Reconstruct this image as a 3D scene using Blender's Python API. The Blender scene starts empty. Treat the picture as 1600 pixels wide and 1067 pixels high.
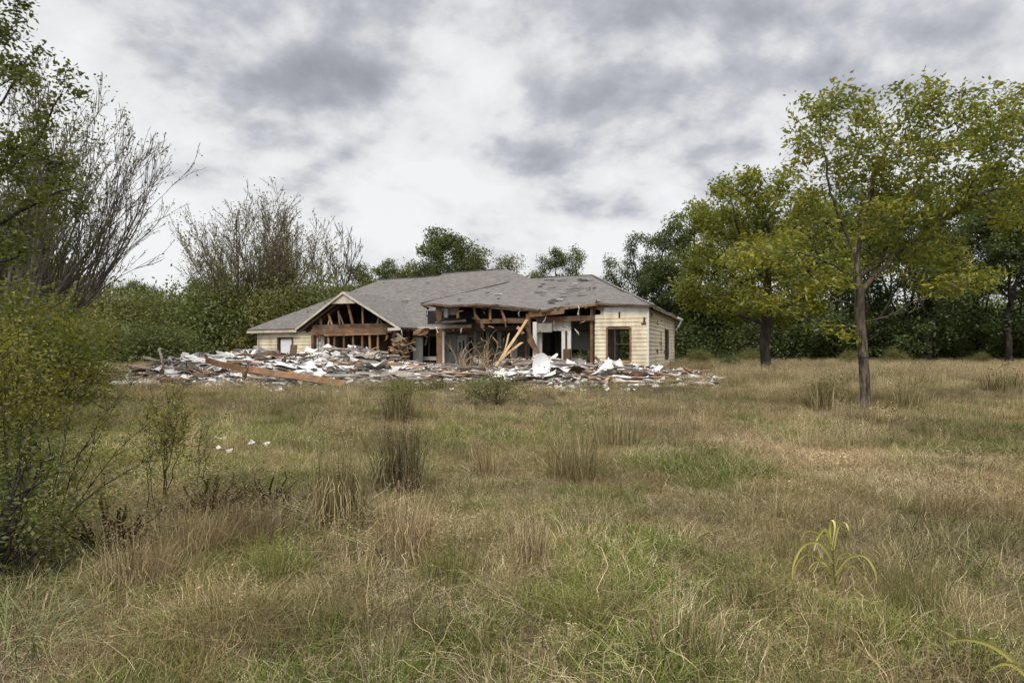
import bpy, math, random
import numpy as np
from mathutils import Vector, Matrix, noise as mnoise

R = math.radians
random.seed(7)
rng = np.random.default_rng(11)
SC = bpy.context.scene
C = SC.collection

# ------------------------------------------------------------------ camera
CAM_H = 1.4; F = 1066.67; HOR = 545.0
cam_d = bpy.data.cameras.new('camera'); cam = bpy.data.objects.new('camera', cam_d); C.objects.link(cam)
cam.location = (0, 0, CAM_H); cam.rotation_euler = (R(90), 0, 0)
cam_d.lens = 24; cam_d.sensor_width = 36; cam_d.shift_y = 11.5/1600
cam_d.clip_start = 0.05; cam_d.clip_end = 3000
SC.camera = cam

# ------------------------------------------------------------------ light
SUN_EL, SUN_AZ = R(48), R(205)     # azimuth clockwise from +Y: behind the camera, to the left
world = bpy.data.worlds.new('World'); SC.world = world; world.use_nodes = True
SC.view_settings.view_transform = 'Standard'; SC.view_settings.look = 'None'
SC.view_settings.exposure = 0.0; SC.view_settings.gamma = 1.0
SC.cycles.max_bounces = 4; SC.cycles.diffuse_bounces = 2; SC.cycles.glossy_bounces = 2
SC.cycles.transmission_bounces = 3; SC.cycles.transparent_max_bounces = 4
SC.cycles.use_denoising = True
SC.cycles.sample_clamp_indirect = 4

def sky_dir(px, py):
    v = Vector(((px-800)/F, 1.0, (HOR-py)/F)); v.normalize(); return v

def build_world():
    nt = world.node_tree; N = nt.nodes; L = nt.links; N.clear()
    out = N.new('ShaderNodeOutputWorld'); bg = N.new('ShaderNodeBackground')
    sky = N.new('ShaderNodeTexSky'); sky.sky_type = 'NISHITA'; sky.sun_disc = False
    sky.sun_elevation = SUN_EL; sky.sun_rotation = SUN_AZ
    tc = N.new('ShaderNodeTexCoord'); sep = N.new('ShaderNodeSeparateXYZ'); L.new(tc.outputs['Generated'], sep.inputs[0])
    def math_(op, a, b=None, c=None):
        n = N.new('ShaderNodeMath'); n.operation = op
        for i, x in enumerate((a, b, c)):
            if x is None: continue
            if isinstance(x, (int, float)): n.inputs[i].default_value = x
            else: L.new(x, n.inputs[i])
        return n.outputs[0]
    zc = math_('MAXIMUM', sep.outputs[2], 0.0)
    den = math_('ADD', zc, 0.42)
    X = math_('DIVIDE', sep.outputs[0], den); Y = math_('DIVIDE', sep.outputs[1], den)
    cmb = N.new('ShaderNodeCombineXYZ'); L.new(X, cmb.inputs[0]); L.new(Y, cmb.inputs[1])
    cmb.inputs[2].default_value = 3.7
    n1 = N.new('ShaderNodeTexNoise'); n1.inputs['Scale'].default_value = 1.7; n1.inputs['Detail'].default_value = 7
    n1.inputs['Roughness'].default_value = 0.52; n1.inputs['Distortion'].default_value = 0.25; L.new(cmb.outputs[0], n1.inputs['Vector'])
    n2 = N.new('ShaderNodeTexNoise'); n2.inputs['Scale'].default_value = 4.2; n2.inputs['Detail'].default_value = 6
    n2.inputs['Roughness'].default_value = 0.5; n2.inputs['Distortion'].default_value = 0.3; L.new(cmb.outputs[0], n2.inputs['Vector'])
    n1.inputs['Scale'].default_value = 2.1; n1.inputs['Roughness'].default_value = .60
    off = N.new('ShaderNodeVectorMath'); off.operation = 'ADD'; L.new(cmb.outputs[0], off.inputs[0]); off.inputs[1].default_value = (.035, -.075, 0)
    def fine(vec):
        n = N.new('ShaderNodeTexNoise'); n.inputs['Scale'].default_value = 3.6; n.inputs['Detail'].default_value = 7; n.inputs['Roughness'].default_value = .55; n.inputs['Distortion'].default_value = .15; L.new(vec, n.inputs['Vector']); return n.outputs[0]
    relief = math_('SUBTRACT', fine(off.outputs[0]), fine(cmb.outputs[0]))
    val = math_('ADD', math_('MULTIPLY', n1.outputs[0], 0.80), math_('MULTIPLY', n2.outputs[0], 0.28))
    val = math_('ADD', val, math_('MULTIPLY', relief, .62))
    # broad darker and brighter cloud banks
    for (px, py, rad, amt) in ((330, 60, .22, -.05), (480, 120, .16, -.05), (1080, 60, .26, -.07), (1180, 200, .20, -.06),
                               (860, 150, .16, -.02), (120, 250, .24, .06), (330, 220, .22, .05), (720, 40, .13, .06),
                               (1400, 40, .2, .04), (520, 340, .3, .06), (900, 340, .3, .045), (860, 410, .09, -.03), (700, 210, .2, .03), (1540, 60, .14, -.05),
                               (1200, 320, .16, .03), (760, 330, .08, -.045), (620, 270, .1, -.02)):
        d = sky_dir(px, py)
        vm = N.new('ShaderNodeVectorMath'); vm.operation = 'DISTANCE'; L.new(tc.outputs['Generated'], vm.inputs[0]); vm.inputs[1].default_value = d
        mr = N.new('ShaderNodeMapRange'); mr.interpolation_type = 'SMOOTHSTEP'; L.new(vm.outputs['Value'], mr.inputs[0])
        mr.inputs[1].default_value = 0; mr.inputs[2].default_value = rad*1.5; mr.inputs[3].default_value = amt; mr.inputs[4].default_value = 0
        val = math_('ADD', val, mr.outputs[0])
    cr = N.new('ShaderNodeValToRGB'); L.new(val, cr.inputs[0]); e = cr.color_ramp.elements
    e[0].position = .22; e[0].color = (.315, .318, .345, 1)
    e[1].position = .66; e[1].color = (.93, .93, .935, 1)
    for p, c in ((.36, (.42, .427, .475, 1)), (.44, (.55, .558, .605, 1)), (.495, (.705, .708, .728, 1)), (.55, (.83, .835, .845, 1))):
        k = cr.color_ramp.elements.new(p); k.color = c
    sk = N.new('ShaderNodeVectorMath'); sk.operation = 'SCALE'; L.new(sky.outputs[0], sk.inputs[0]); sk.inputs['Scale'].default_value = 0.1
    mx = N.new('ShaderNodeMixRGB'); mx.inputs[0].default_value = 0.94; L.new(sk.outputs[0], mx.inputs[1]); L.new(cr.outputs[0], mx.inputs[2])
    L.new(mx.outputs[0], bg.inputs[0])
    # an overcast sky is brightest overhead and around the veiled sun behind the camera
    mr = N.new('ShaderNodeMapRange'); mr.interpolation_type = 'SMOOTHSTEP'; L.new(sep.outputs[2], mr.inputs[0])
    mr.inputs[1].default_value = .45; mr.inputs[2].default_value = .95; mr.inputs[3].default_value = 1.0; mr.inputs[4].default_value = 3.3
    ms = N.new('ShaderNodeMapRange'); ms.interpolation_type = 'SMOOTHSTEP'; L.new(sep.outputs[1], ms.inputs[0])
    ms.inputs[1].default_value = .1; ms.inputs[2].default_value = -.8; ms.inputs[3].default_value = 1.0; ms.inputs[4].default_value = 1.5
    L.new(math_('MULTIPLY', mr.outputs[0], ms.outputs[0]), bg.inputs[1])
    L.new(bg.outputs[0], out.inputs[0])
build_world()
world.cycles.sampling_method = 'MANUAL'; world.cycles.sample_map_resolution = 512

sd = bpy.data.lights.new('sun', 'SUN'); sd.energy = 1.5; sd.angle = R(10); sd.color = (1.0, .94, .84)
sun = bpy.data.objects.new('sun', sd); C.objects.link(sun)
sdir = Vector((math.sin(SUN_AZ)*math.cos(SUN_EL), math.cos(SUN_AZ)*math.cos(SUN_EL), math.sin(SUN_EL)))
sun.rotation_euler = sdir.to_track_quat('Z', 'Y').to_euler()

# ------------------------------------------------------------------ materials
def new_mat(name):
    m = bpy.data.materials.new(name); m.use_nodes = True
    nt = m.node_tree; b = nt.nodes['Principled BSDF']
    b.inputs['Specular IOR Level'].default_value = 0.25
    return m, nt, b
def ramp(nt, fac, stops):
    cr = nt.nodes.new('ShaderNodeValToRGB'); nt.links.new(fac, cr.inputs[0]); e = cr.color_ramp.elements
    e[0].position = stops[0][0]; e[0].color = (*stops[0][1], 1)
    e[1].position = stops[-1][0]; e[1].color = (*stops[-1][1], 1)
    for p, c in stops[1:-1]:
        k = e.new(p); k.color = (*c, 1)
    return cr.outputs[0]
def noise_(nt, vec, scale, detail=4, rough=.55, dist=0):
    n = nt.nodes.new('ShaderNodeTexNoise'); n.inputs['Scale'].default_value = scale; n.inputs['Detail'].default_value = detail
    n.inputs['Roughness'].default_value = rough; n.inputs['Distortion'].default_value = dist
    if vec is not None: nt.links.new(vec, n.inputs['Vector'])
    return n.outputs[0]
def mapping(nt, vec, scale):
    m = nt.nodes.new('ShaderNodeMapping'); m.inputs['Scale'].default_value = scale; nt.links.new(vec, m.inputs[0]); return m.outputs[0]
def mixc(nt, fac, a, b, mode='MIX'):
    m = nt.nodes.new('ShaderNodeMixRGB'); m.blend_type = mode
    for i, x in ((0, fac), (1, a), (2, b)):
        if isinstance(x, (int, float)): m.inputs[i].default_value = x
        elif isinstance(x, tuple): m.inputs[i].default_value = (*x, 1)
        else: nt.links.new(x, m.inputs[i])
    return m.outputs[0]
def bump(nt, b, h, strength, dist=.02):
    bp = nt.nodes.new('ShaderNodeBump'); bp.inputs['Strength'].default_value = strength; bp.inputs['Distance'].default_value = dist
    nt.links.new(h, bp.inputs['Height']); nt.links.new(bp.outputs[0], b.inputs['Normal'])
def wpos(nt): return nt.nodes.new('ShaderNodeNewGeometry').outputs['Position']
def attr(nt, name):
    a = nt.nodes.new('ShaderNodeAttribute'); a.attribute_name = name; return a
def objrand(nt): return nt.nodes.new('ShaderNodeObjectInfo').outputs['Random']

def wood_mat(name, cols, stretch=(1, 1, 1), sc=3.0, rough=.8, grain=True):
    m, nt, b = new_mat(name); tc = nt.nodes.new('ShaderNodeTexCoord').outputs['Object']
    v = mapping(nt, tc, stretch)
    n = noise_(nt, v, sc, 6, .65, .3)
    if grain:
        uv = nt.nodes.new('ShaderNodeUVMap').outputs[0]; g = noise_(nt, mapping(nt, uv, (1.1, 26, 1)), 1.0, 5, .7); n = mixc(nt, .6, n, g)
    col = ramp(nt, n, [(.36, cols[0]), (.5, cols[1]), (.64, cols[2])])
    if grain:
        g2 = noise_(nt, tc, 1.7, 5, .6); col = mixc(nt, ramp(nt, g2, [(.5, (0, 0, 0)), (.68, (.55,)*3)]), col, (.20, .17, .14))
    n2 = noise_(nt, tc, .9, 4)
    col = mixc(nt, ramp(nt, n2, [(.4, (0, 0, 0)), (.65, (.75, .75, .75))]), col, cols[0])
    hs = nt.nodes.new('ShaderNodeHueSaturation'); mr = nt.nodes.new('ShaderNodeMapRange'); nt.links.new(objrand(nt), mr.inputs[0])
    mr.inputs[3].default_value = .65; mr.inputs[4].default_value = 1.3
    nt.links.new(mr.outputs[0], hs.inputs['Value']); nt.links.new(col, hs.inputs['Color'])
    nt.links.new(hs.outputs[0], b.inputs['Base Color']); b.inputs['Roughness'].default_value = rough
    bump(nt, b, n, .4, .01)
    return m
M = {}
M['lumber'] = wood_mat('raw_lumber', [(.10, .054, .028), (.265, .145, .073), (.41, .26, .15)])
M['lumber_pale'] = wood_mat('pale_split_wood', [(.24, .145, .07), (.42, .28, .14), (.56, .42, .25)])
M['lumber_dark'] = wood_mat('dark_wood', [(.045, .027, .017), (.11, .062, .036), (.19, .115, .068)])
M['grey_wood'] = wood_mat('weathered_grey_wood', [(.12, .10, .08), (.26, .22, .18), (.42, .38, .33)])

def painted(name, base, stain, amt=.5, sc=1.6, rough=.65, vert=True):
    m, nt, b = new_mat(name); p = wpos(nt)
    v = mapping(nt, p, (1, 1, .35) if vert else (1, 1, 1))
    n = noise_(nt, v, sc, 7, .65, .2); n2 = noise_(nt, p, 9, 5, .6)
    c = mixc(nt, ramp(nt, n, [(.42, (0, 0, 0)), (.72, (amt,)*3)]), base, stain)
    c = mixc(nt, ramp(nt, n2, [(.55, (0, 0, 0)), (.75, (.35,)*3)]), c, tuple(x*.6 for x in stain))
    nt.links.new(c, b.inputs['Base Color']); b.inputs['Roughness'].default_value = rough
    bump(nt, b, n2, .25, .01)
    return m
M['siding'] = painted('cream_siding_paint', (.76, .675, .49), (.34, .25, .16), .7)
M['cream'] = painted('cream_trim_paint', (.56, .51, .42), (.26, .20, .14), .85)
M['white'] = painted('white_paint', (.72, .70, .66), (.34, .29, .23), .5)
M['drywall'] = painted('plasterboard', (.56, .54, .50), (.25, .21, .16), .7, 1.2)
M['drywall_dim'] = painted('shaded_stained_plasterboard', (.36, .345, .30), (.15, .13, .09), .8, 1.0)  # darker plasterboard: interior shade painted into the colour, besides the stains
M['blind'] = painted('white_blind', (.72, .73, .75), (.5, .5, .5), .3)
M['plaster_white'] = painted('white_plaster_sheet', (.66, .645, .62), (.28, .24, .20), .8, 2.2, vert=False)
def dish_mat():
    m, nt, b = new_mat('white_dish_enamel'); b.inputs['Base Color'].default_value = (.80, .80, .79, 1); b.inputs['Roughness'].default_value = .45
    return m
M['dish'] = dish_mat()
def plain(name, col, rough=.8):
    m, nt, b = new_mat(name); n = noise_(nt, wpos(nt), 3, 5)
    c = ramp(nt, n, [(.3, tuple(x*.6 for x in col)), (.7, tuple(min(1, x*1.3) for x in col))])
    nt.links.new(c, b.inputs['Base Color']); b.inputs['Roughness'].default_value = rough; return m
M['concrete'] = plain('concrete_slab', (.25, .235, .21))
M['dark'] = plain('dark_parts_and_shade', (.025, .022, .02))  # near-black for small dark parts, and for interior shade painted on backing walls
M['screen'] = plain('dark_window_glass', (.03, .035, .03), .25)

def roof_mat():
    m, nt, b = new_mat('grey_shingles')
    uv = nt.nodes.new('ShaderNodeUVMap').outputs[0]
    br = nt.nodes.new('ShaderNodeTexBrick'); nt.links.new(uv, br.inputs['Vector'])
    br.inputs['Color1'].default_value = (.19, .172, .158, 1); br.inputs['Color2'].default_value = (.108, .097, .09, 1)
    br.inputs['Mortar'].default_value = (.06, .055, .052, 1); br.inputs['Scale'].default_value = 1
    br.inputs['Mortar Size'].default_value = .012; br.inputs['Brick Width'].default_value = .34; br.inputs['Row Height'].default_value = .15
    n = noise_(nt, uv, .55, 6, .65); n2 = noise_(nt, uv, 7, 5, .7)
    n3 = noise_(nt, mapping(nt, uv, (.6, 3.2, 1)), 1.4, 5, .6)
    c = mixc(nt, ramp(nt, n, [(.35, (0, 0, 0)), (.7, (.55,)*3)]), br.outputs[0], (.13, .112, .10))
    c = mixc(nt, ramp(nt, n2, [(.5, (0, 0, 0)), (.75, (.5,)*3)]), c, (.27, .26, .25))
    c = mixc(nt, ramp(nt, n3, [(.58, (0, 0, 0)), (.72, (.45,)*3)]), c, (.07, .064, .062))
    nt.links.new(c, b.inputs['Base Color']); b.inputs['Roughness'].default_value = .9
    mx = mixc(nt, .5, br.outputs[1], n2); bump(nt, b, mx, .5, .03)
    return m
M['shingle'] = roof_mat()

def leaf_mat(name, cols, trans=.35, val=1.0):
    m = bpy.data.materials.new(name); m.use_nodes = True; nt = m.node_tree; N = nt.nodes; N.clear()
    out = N.new('ShaderNodeOutputMaterial')
    a = attr(nt, 'rnd'); col = ramp(nt, a.outputs['Fac'], [(i/(len(cols)-1), c) for i, c in enumerate(cols)])
    hs = N.new('ShaderNodeHueSaturation'); mr = N.new('ShaderNodeMapRange'); nt.links.new(objrand(nt), mr.inputs[0])
    mr.inputs[3].default_value = .8*val; mr.inputs[4].default_value = 1.2*val
    nt.links.new(mr.outputs[0], hs.inputs['Value']); nt.links.new(col, hs.inputs['Color'])
    d = N.new('ShaderNodeBsdfDiffuse'); t = N.new('ShaderNodeBsdfTranslucent'); g = N.new('ShaderNodeBsdfGlossy'); g.inputs['Roughness'].default_value = .45
    g.inputs['Color'].default_value = (.6, .6, .6, 1)
    nt.links.new(hs.outputs[0], d.inputs[0])
    tcol = mixc(nt, .5, hs.outputs[0], (.22, .24, .02), 'MIX'); nt.links.new(tcol, t.inputs[0])
    mx = N.new('ShaderNodeMixShader'); mx.inputs[0].default_value = trans; nt.links.new(d.outputs[0], mx.inputs[1]); nt.links.new(t.outputs[0], mx.inputs[2])
    m2 = N.new('ShaderNodeMixShader'); m2.inputs[0].default_value = .04; nt.links.new(mx.outputs[0], m2.inputs[1]); nt.links.new(g.outputs[0], m2.inputs[2])
    nt.links.new(m2.outputs[0], out.inputs[0])
    return m
M['leaf_main'] = leaf_mat('olive_leaves', [(.05, .075, .012), (.125, .145, .018), (.225, .215, .024), (.39, .31, .03)], .40)
M['leaf_light'] = leaf_mat('light_green_leaves', [(.07, .09, .013), (.145, .165, .020), (.26, .26, .03), (.34, .31, .035)], .40)
M['leaf_dark'] = leaf_mat('dark_green_leaves', [(.030, .046, .018), (.055, .080, .026), (.09, .12, .036), (.13, .155, .042)], .30)
M['leaf_mid'] = leaf_mat('mid_green_leaves', [(.038, .052, .018), (.072, .092, .027), (.115, .135, .036), (.16, .17, .042)], .32)
M['leaf_left'] = leaf_mat('deep_olive_leaves', [(.025, .038, .010), (.055, .070, .014), (.10, .11, .018), (.15, .145, .022)], .35)
M['leaf_olive'] = leaf_mat('dull_olive_leaves', [(.055, .058, .02), (.105, .105, .034), (.155, .145, .045), (.21, .18, .05)], .32)
M['leaf_brown'] = leaf_mat('withered_leaves', [(.05, .040, .020), (.10, .078, .036), (.15, .115, .052), (.20, .16, .07)], .3)
M['leaf_yellow'] = leaf_mat('yellowish_leaves', [(.05, .058, .010), (.10, .10, .016), (.18, .155, .02), (.30, .24, .03)], .4)
M['bark'] = wood_mat('grey_brown_bark', [(.03, .023, .018), (.125, .098, .068), (.25, .205, .15)], (1, 1, .22), 17, .95, False)
M['bark_dark'] = wood_mat('dark_bark', [(.018, .014, .011), (.045, .036, .028), (.08, .065, .05)], (1, 1, .25), 6, .95, False)
M['bark_pale'] = wood_mat('pale_bark', [(.06, .05, .042), (.12, .10, .085), (.19, .165, .14)], (1, 1, .25), 6, .95, False)

def grass_mat(name, cols, patch):
    m = bpy.data.materials.new(name); m.use_nodes = True; nt = m.node_tree; N = nt.nodes; N.clear()
    out = N.new('ShaderNodeOutputMaterial')
    col = ramp(nt, attr(nt, 'rnd').outputs['Fac'], [(i/(len(cols)-1), c) for i, c in enumerate(cols)])
    n = noise_(nt, wpos(nt), .8, 4, .6)
    col = mixc(nt, ramp(nt, n, [(.42, (0, 0, 0)), (.62, (.6,)*3)]), col, patch)
    n4 = noise_(nt, wpos(nt), .33, 3, .6); col = mixc(nt, 1.0, col, ramp(nt, n4, [(.36, (.70, .72, .66)), (.64, (1.38, 1.36, 1.30))]), 'MULTIPLY')
    hs = N.new('ShaderNodeHueSaturation'); mr = N.new('ShaderNodeMapRange'); nt.links.new(objrand(nt), mr.inputs[0])
    mr.inputs[3].default_value = .7; mr.inputs[4].default_value = 1.35
    nt.links.new(mr.outputs[0], hs.inputs['Value']); nt.links.new(col, hs.inputs['Color'])
    d = N.new('ShaderNodeBsdfDiffuse'); t = N.new('ShaderNodeBsdfTranslucent'); nt.links.new(hs.outputs[0], d.inputs[0]); nt.links.new(hs.outputs[0], t.inputs[0])
    mx = N.new('ShaderNodeMixShader'); mx.inputs[0].default_value = .16; nt.links.new(d.outputs[0], mx.inputs[1]); nt.links.new(t.outputs[0], mx.inputs[2])
    nt.links.new(mx.outputs[0], out.inputs[0]); return m
M['g_green'] = grass_mat('green_grass', [(.022, .036, .008), (.08, .13, .020), (.15, .195, .038), (.27, .27, .085)], (.15, .14, .05))
M['g_mix'] = grass_mat('olive_grass', [(.032, .034, .012), (.13, .13, .044), (.23, .21, .09), (.38, .34, .19)], (.16, .13, .06))
M['g_straw'] = grass_mat('straw_grass', [(.06, .043, .024), (.22, .17, .09), (.40, .33, .19), (.66, .58, .40)], (.28, .205, .10))
M['g_brown'] = grass_mat('brown_dead_grass', [(.032, .022, .012), (.135, .092, .055), (.26, .19, .12), (.50, .42, .30)], (.175, .115, .068))
M['g_lime'] = grass_mat('yellow_green_blades', [(.13, .15, .03), (.22, .22, .045), (.36, .33, .11), (.50, .43, .24)], (.30, .28, .09))
M['g_blue'] = grass_mat('grey_green_blades', [(.04, .06, .02), (.08, .105, .04), (.13, .16, .07), (.22, .24, .13)], (.09, .11, .045))

def ground_mat():
    m, nt, b = new_mat('field_soil'); p = wpos(nt)
    n = noise_(nt, p, .22, 5, .6); n2 = noise_(nt, p, 2.2, 6, .65); n3 = noise_(nt, p, 14, 5, .7)
    c = ramp(nt, n, [(.36, (.045, .042, .020)), (.5, (.06, .048, .028)), (.64, (.095, .075, .042))])
    c = mixc(nt, ramp(nt, n2, [(.4, (0, 0, 0)), (.68, (.6,)*3)]), c, (.055, .045, .03))
    c = mixc(nt, ramp(nt, n3, [(.45, (0, 0, 0)), (.7, (.6,)*3)]), c, (.13, .105, .065))
    nt.links.new(c, b.inputs['Base Color']); b.inputs['Roughness'].default_value = 1
    bump(nt, b, n3, .7, .05); return m
M['ground'] = ground_mat()
def rubble_mat():
    m, nt, b = new_mat('mixed_rubble'); a = attr(nt, 'col').outputs['Color']; n = noise_(nt, wpos(nt), 7, 5, .7)
    c = mixc(nt, ramp(nt, n, [(.45, (0, 0, 0)), (.72, (.5,)*3)]), a, (.10, .075, .055))
    nt.links.new(c, b.inputs['Base Color']); b.inputs['Roughness'].default_value = .85; bump(nt, b, n, .4, .02); return m
M['rubble'] = rubble_mat()

# ------------------------------------------------------------------ object helpers
def tag(o, label=None, cat=None, group=None, kind=None):
    if label: o['label'] = label
    if cat: o['category'] = cat
    if group: o['group'] = group
    if kind: o['kind'] = kind
    return o
def empty(name, loc, label, cat, group=None, rz=0):
    o = bpy.data.objects.new(name, None); o.empty_display_size = .2; C.objects.link(o); o.location = loc; o.rotation_euler[2] = rz
    return tag(o, label, cat, group)
def mesh_np(name, V, Fc, attrs=None, mats=(), midx=None, smooth=False):
    """V (n,3), Fc (m,k) array of equal-sized faces"""
    me = bpy.data.meshes.new(name); V = np.asarray(V, np.float32); Fc = np.asarray(Fc, np.int32)
    m, k = Fc.shape
    me.vertices.add(len(V)); me.vertices.foreach_set('co', V.ravel())
    me.loops.add(m*k); me.loops.foreach_set('vertex_index', Fc.ravel())
    me.polygons.add(m); me.polygons.foreach_set('loop_start', np.arange(m, dtype=np.int32)*k)
    if attrs:
        for nm, a in attrs.items():
            a = np.asarray(a, np.float32)
            if a.ndim == 1:
                at = me.attributes.new(nm, 'FLOAT', 'FACE'); at.data.foreach_set('value', a)
            else:
                at = me.attributes.new(nm, 'FLOAT_COLOR', 'FACE'); at.data.foreach_set('color', np.c_[a, np.ones(len(a))].astype(np.float32).ravel())
    for mt in mats: me.materials.append(mt)
    if midx is not None: me.polygons.foreach_set('material_index', np.asarray(midx, np.int32))
    me.polygons.foreach_set('use_smooth', np.full(m, bool(smooth)))
    me.update(calc_edges=True); return me
def link(name, me, parent=None, loc=(0, 0, 0)):
    o = bpy.data.objects.new(name, me); C.objects.link(o); o.location = loc
    if parent: o.parent = parent
    return o
def copy_tree(o, loc=None, rz=None, sc=None, parent=None):
    c = o.copy(); C.objects.link(c)
    if parent: c.parent = parent
    for ch in o.children: copy_tree(ch, parent=c)
    if loc is not None: c.location = loc
    if rz is not None: c.rotation_euler[2] = rz
    if sc is not None: c.scale = sc if isinstance(sc, (tuple, list)) else (sc, sc, sc)
    return c

class MB:
    def __init__(s): s.v = []; s.f = []; s.m = []; s.uv = []
    def quad(s, a, b, c, d, m=0, uv=None):
        n = len(s.v); s.v += [tuple(a), tuple(b), tuple(c), tuple(d)]; s.f.append((n, n+1, n+2, n+3)); s.m.append(m); s.uv.append(uv or ((0, 0),)*4)
    def box8(s, P, m=0):
        # P: 4 bottom (ccw) + 4 top
        n = len(s.v); s.v += [tuple(p) for p in P]
        for f in ((3, 2, 1, 0), (4, 5, 6, 7), (0, 1, 5, 4), (1, 2, 6, 5), (2, 3, 7, 6), (3, 0, 4, 7)):
            s.f.append(tuple(n+i for i in f)); s.m.append(m); s.uv.append(((0, 0),)*4)
    def beam(s, a, b, w, h, up=(0, 0, 1), m=0, seg=1, warp=0, jag=0):
        a = Vector(a); b = Vector(b); d = (b-a); L = d.length; d.normalize()
        up = Vector(up)
        if abs(d.dot(up)) > .97: up = Vector((.94, -.34, 0))
        sx = d.cross(up).normalized(); sz = sx.cross(d).normalized()
        rings = []
        for i in range(seg+1):
            t = i/seg; p = a.lerp(b, t)
            if 0 < i < seg or warp: p = p + sx*random.uniform(-warp, warp) + sz*random.uniform(-warp, warp)
            k = 1
            rings.append([p + sx*(ex*w/2) + sz*(ez*h/2) + (d*random.uniform(-jag, jag) if i in (0, seg) else Vector()) for ex, ez in ((-1, -1), (1, -1), (1, 1), (-1, 1))])
        n = len(s.v)
        for r in rings: s.v += [tuple(q) for q in r]
        for i in range(seg):
            o = n+i*4
            for j in range(4):
                s.f.append((o+j, o+(j+1) % 4, o+4+(j+1) % 4, o+4+j)); s.m.append(m); ww = (w, h, w, h)[j]; x0 = L*i/seg+a.x; x1 = L*(i+1)/seg+a.x; y0 = a.z+j*.37; s.uv.append(((x0, y0), (x0, y0+ww), (x1, y0+ww), (x1, y0)))
        s.f.append((n+3, n+2, n+1, n)); s.m.append(m); s.uv.append(((0, 0),)*4)
        o = n+seg*4; s.f.append((o, o+1, o+2, o+3)); s.m.append(m); s.uv.append(((0, 0),)*4)
    def build(s, name, mats, parent=None, origin=None, uv=False, smooth=False):
        if not isinstance(mats, (list, tuple)): mats = [mats]
        V = np.array(s.v, float)
        if origin is not None: V = V - np.array(origin)
        me = mesh_np(name, V, s.f, mats=mats, midx=s.m, smooth=smooth)
        if True:
            ul = me.uv_layers.new(name='UVMap'); ul.data.foreach_set('uv', np.array(s.uv, np.float32).ravel())
        return link(name, me, parent)

# ------------------------------------------------------------------ ground
def gz(x, y):
    return (.05*np.sin(x*.31+1.3)*np.cos(y*.27) + .035*np.sin(x*.9+y*.7) + .02*np.sin(y*1.7-x*1.1)) * np.clip((np.hypot(x, y)-2)/6, .25, 1)
def P(px, D, z=None):
    x = (px-800)/F*D; return Vector((x, D, float(gz(x, D)) if z is None else z))
def PY(px, py):            # a point of the ground under a pixel
    return P(px, CAM_H*F/(py-HOR))
def W(px, py, D): return Vector(((px-800)/F*D, D, CAM_H+(HOR-py)/F*D))

def build_ground():
    xs = np.concatenate([-np.geomspace(900, 42, 16), np.linspace(-40, 40, 161), np.geomspace(42, 900, 16)])
    ys = np.concatenate([[-300, -100, -40, -20], np.linspace(-10, 90, 201), np.geomspace(95, 1500, 14)])
    X, Y = np.meshgrid(xs, ys); Z = gz(X, Y)
    Z = np.where((np.abs(X) > 45) | (Y > 92) | (Y < -12), 0, Z)
    V = np.c_[X.ravel(), Y.ravel(), Z.ravel()]; nx = len(xs); ny = len(ys)
    i = np.arange(ny-1)[:, None]*nx + np.arange(nx-1)[None]; i = i.ravel()
    me = mesh_np('ground', V, np.c_[i, i+1, i+nx+1, i+nx], mats=[M['ground']], smooth=True)
    tag(link('ground', me), kind='structure')
build_ground()

# ------------------------------------------------------------------ house frame
HA = Vector((5.0, 41.0, 0)); HU = Vector((.945, -.325, 0)).normalized(); HV = Vector((.325, .945, 0)).normalized()
def hw(u, v, z): return HA + HU*u + HV*v + Vector((0, 0, z))
def hu(px, v):
    r = (px-800)/F
    return (r*(HA.y+HV.y*v) - HA.x - HV.x*v)/(HU.x - r*HU.y)
def hz(px, py, v):
    p = hw(hu(px, v), v, 0); return CAM_H + (HOR-py)/F*p.y
def HW(px, py, v): return hw(hu(px, v), v, hz(px, py, v))
HROOT = Vector(hw(-10, 3, 0))
house = empty('derelict_house', HROOT, 'half demolished single storey house with sagging grey shingle roof and cream siding', 'house')
def hobj(mb, name, mats, parent=None, uv=False): return mb.build(name, mats, parent or house, origin=HROOT, uv=uv)

def hbox(mb, u0, u1, v0, v1, z0, z1, m=0):
    mb.box8([hw(u0, v0, z0), hw(u1, v0, z0), hw(u1, v1, z0), hw(u0, v1, z0), hw(u0, v0, z1), hw(u1, v0, z1), hw(u1, v1, z1), hw(u0, v1, z1)], m)
def rect(mb, px0, px1, py0, py1, v, dep, m=0):   # py0 top, py1 bottom
    u0, u1 = hu(px0, v), hu(px1, v); pm = (px0+px1)/2
    hbox(mb, u0, u1, v, v+dep, hz(pm, py1, v), hz(pm, py0, v), m)
def part_rect(name, mat, px0, px1, py0, py1, v, dep, parent=None):
    mb = MB(); rect(mb, px0, px1, py0, py1, v, dep); return hobj(mb, name, mat, parent)
def part_beam(name, mat, a, b, w, h, seg=3, warp=.008, jag=.03, parent=None, up=(0, 0, 1)):
    mb = MB(); mb.beam(a, b, w, h, seg=seg, warp=warp, jag=jag, up=up); return hobj(mb, name, mat, parent)

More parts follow.
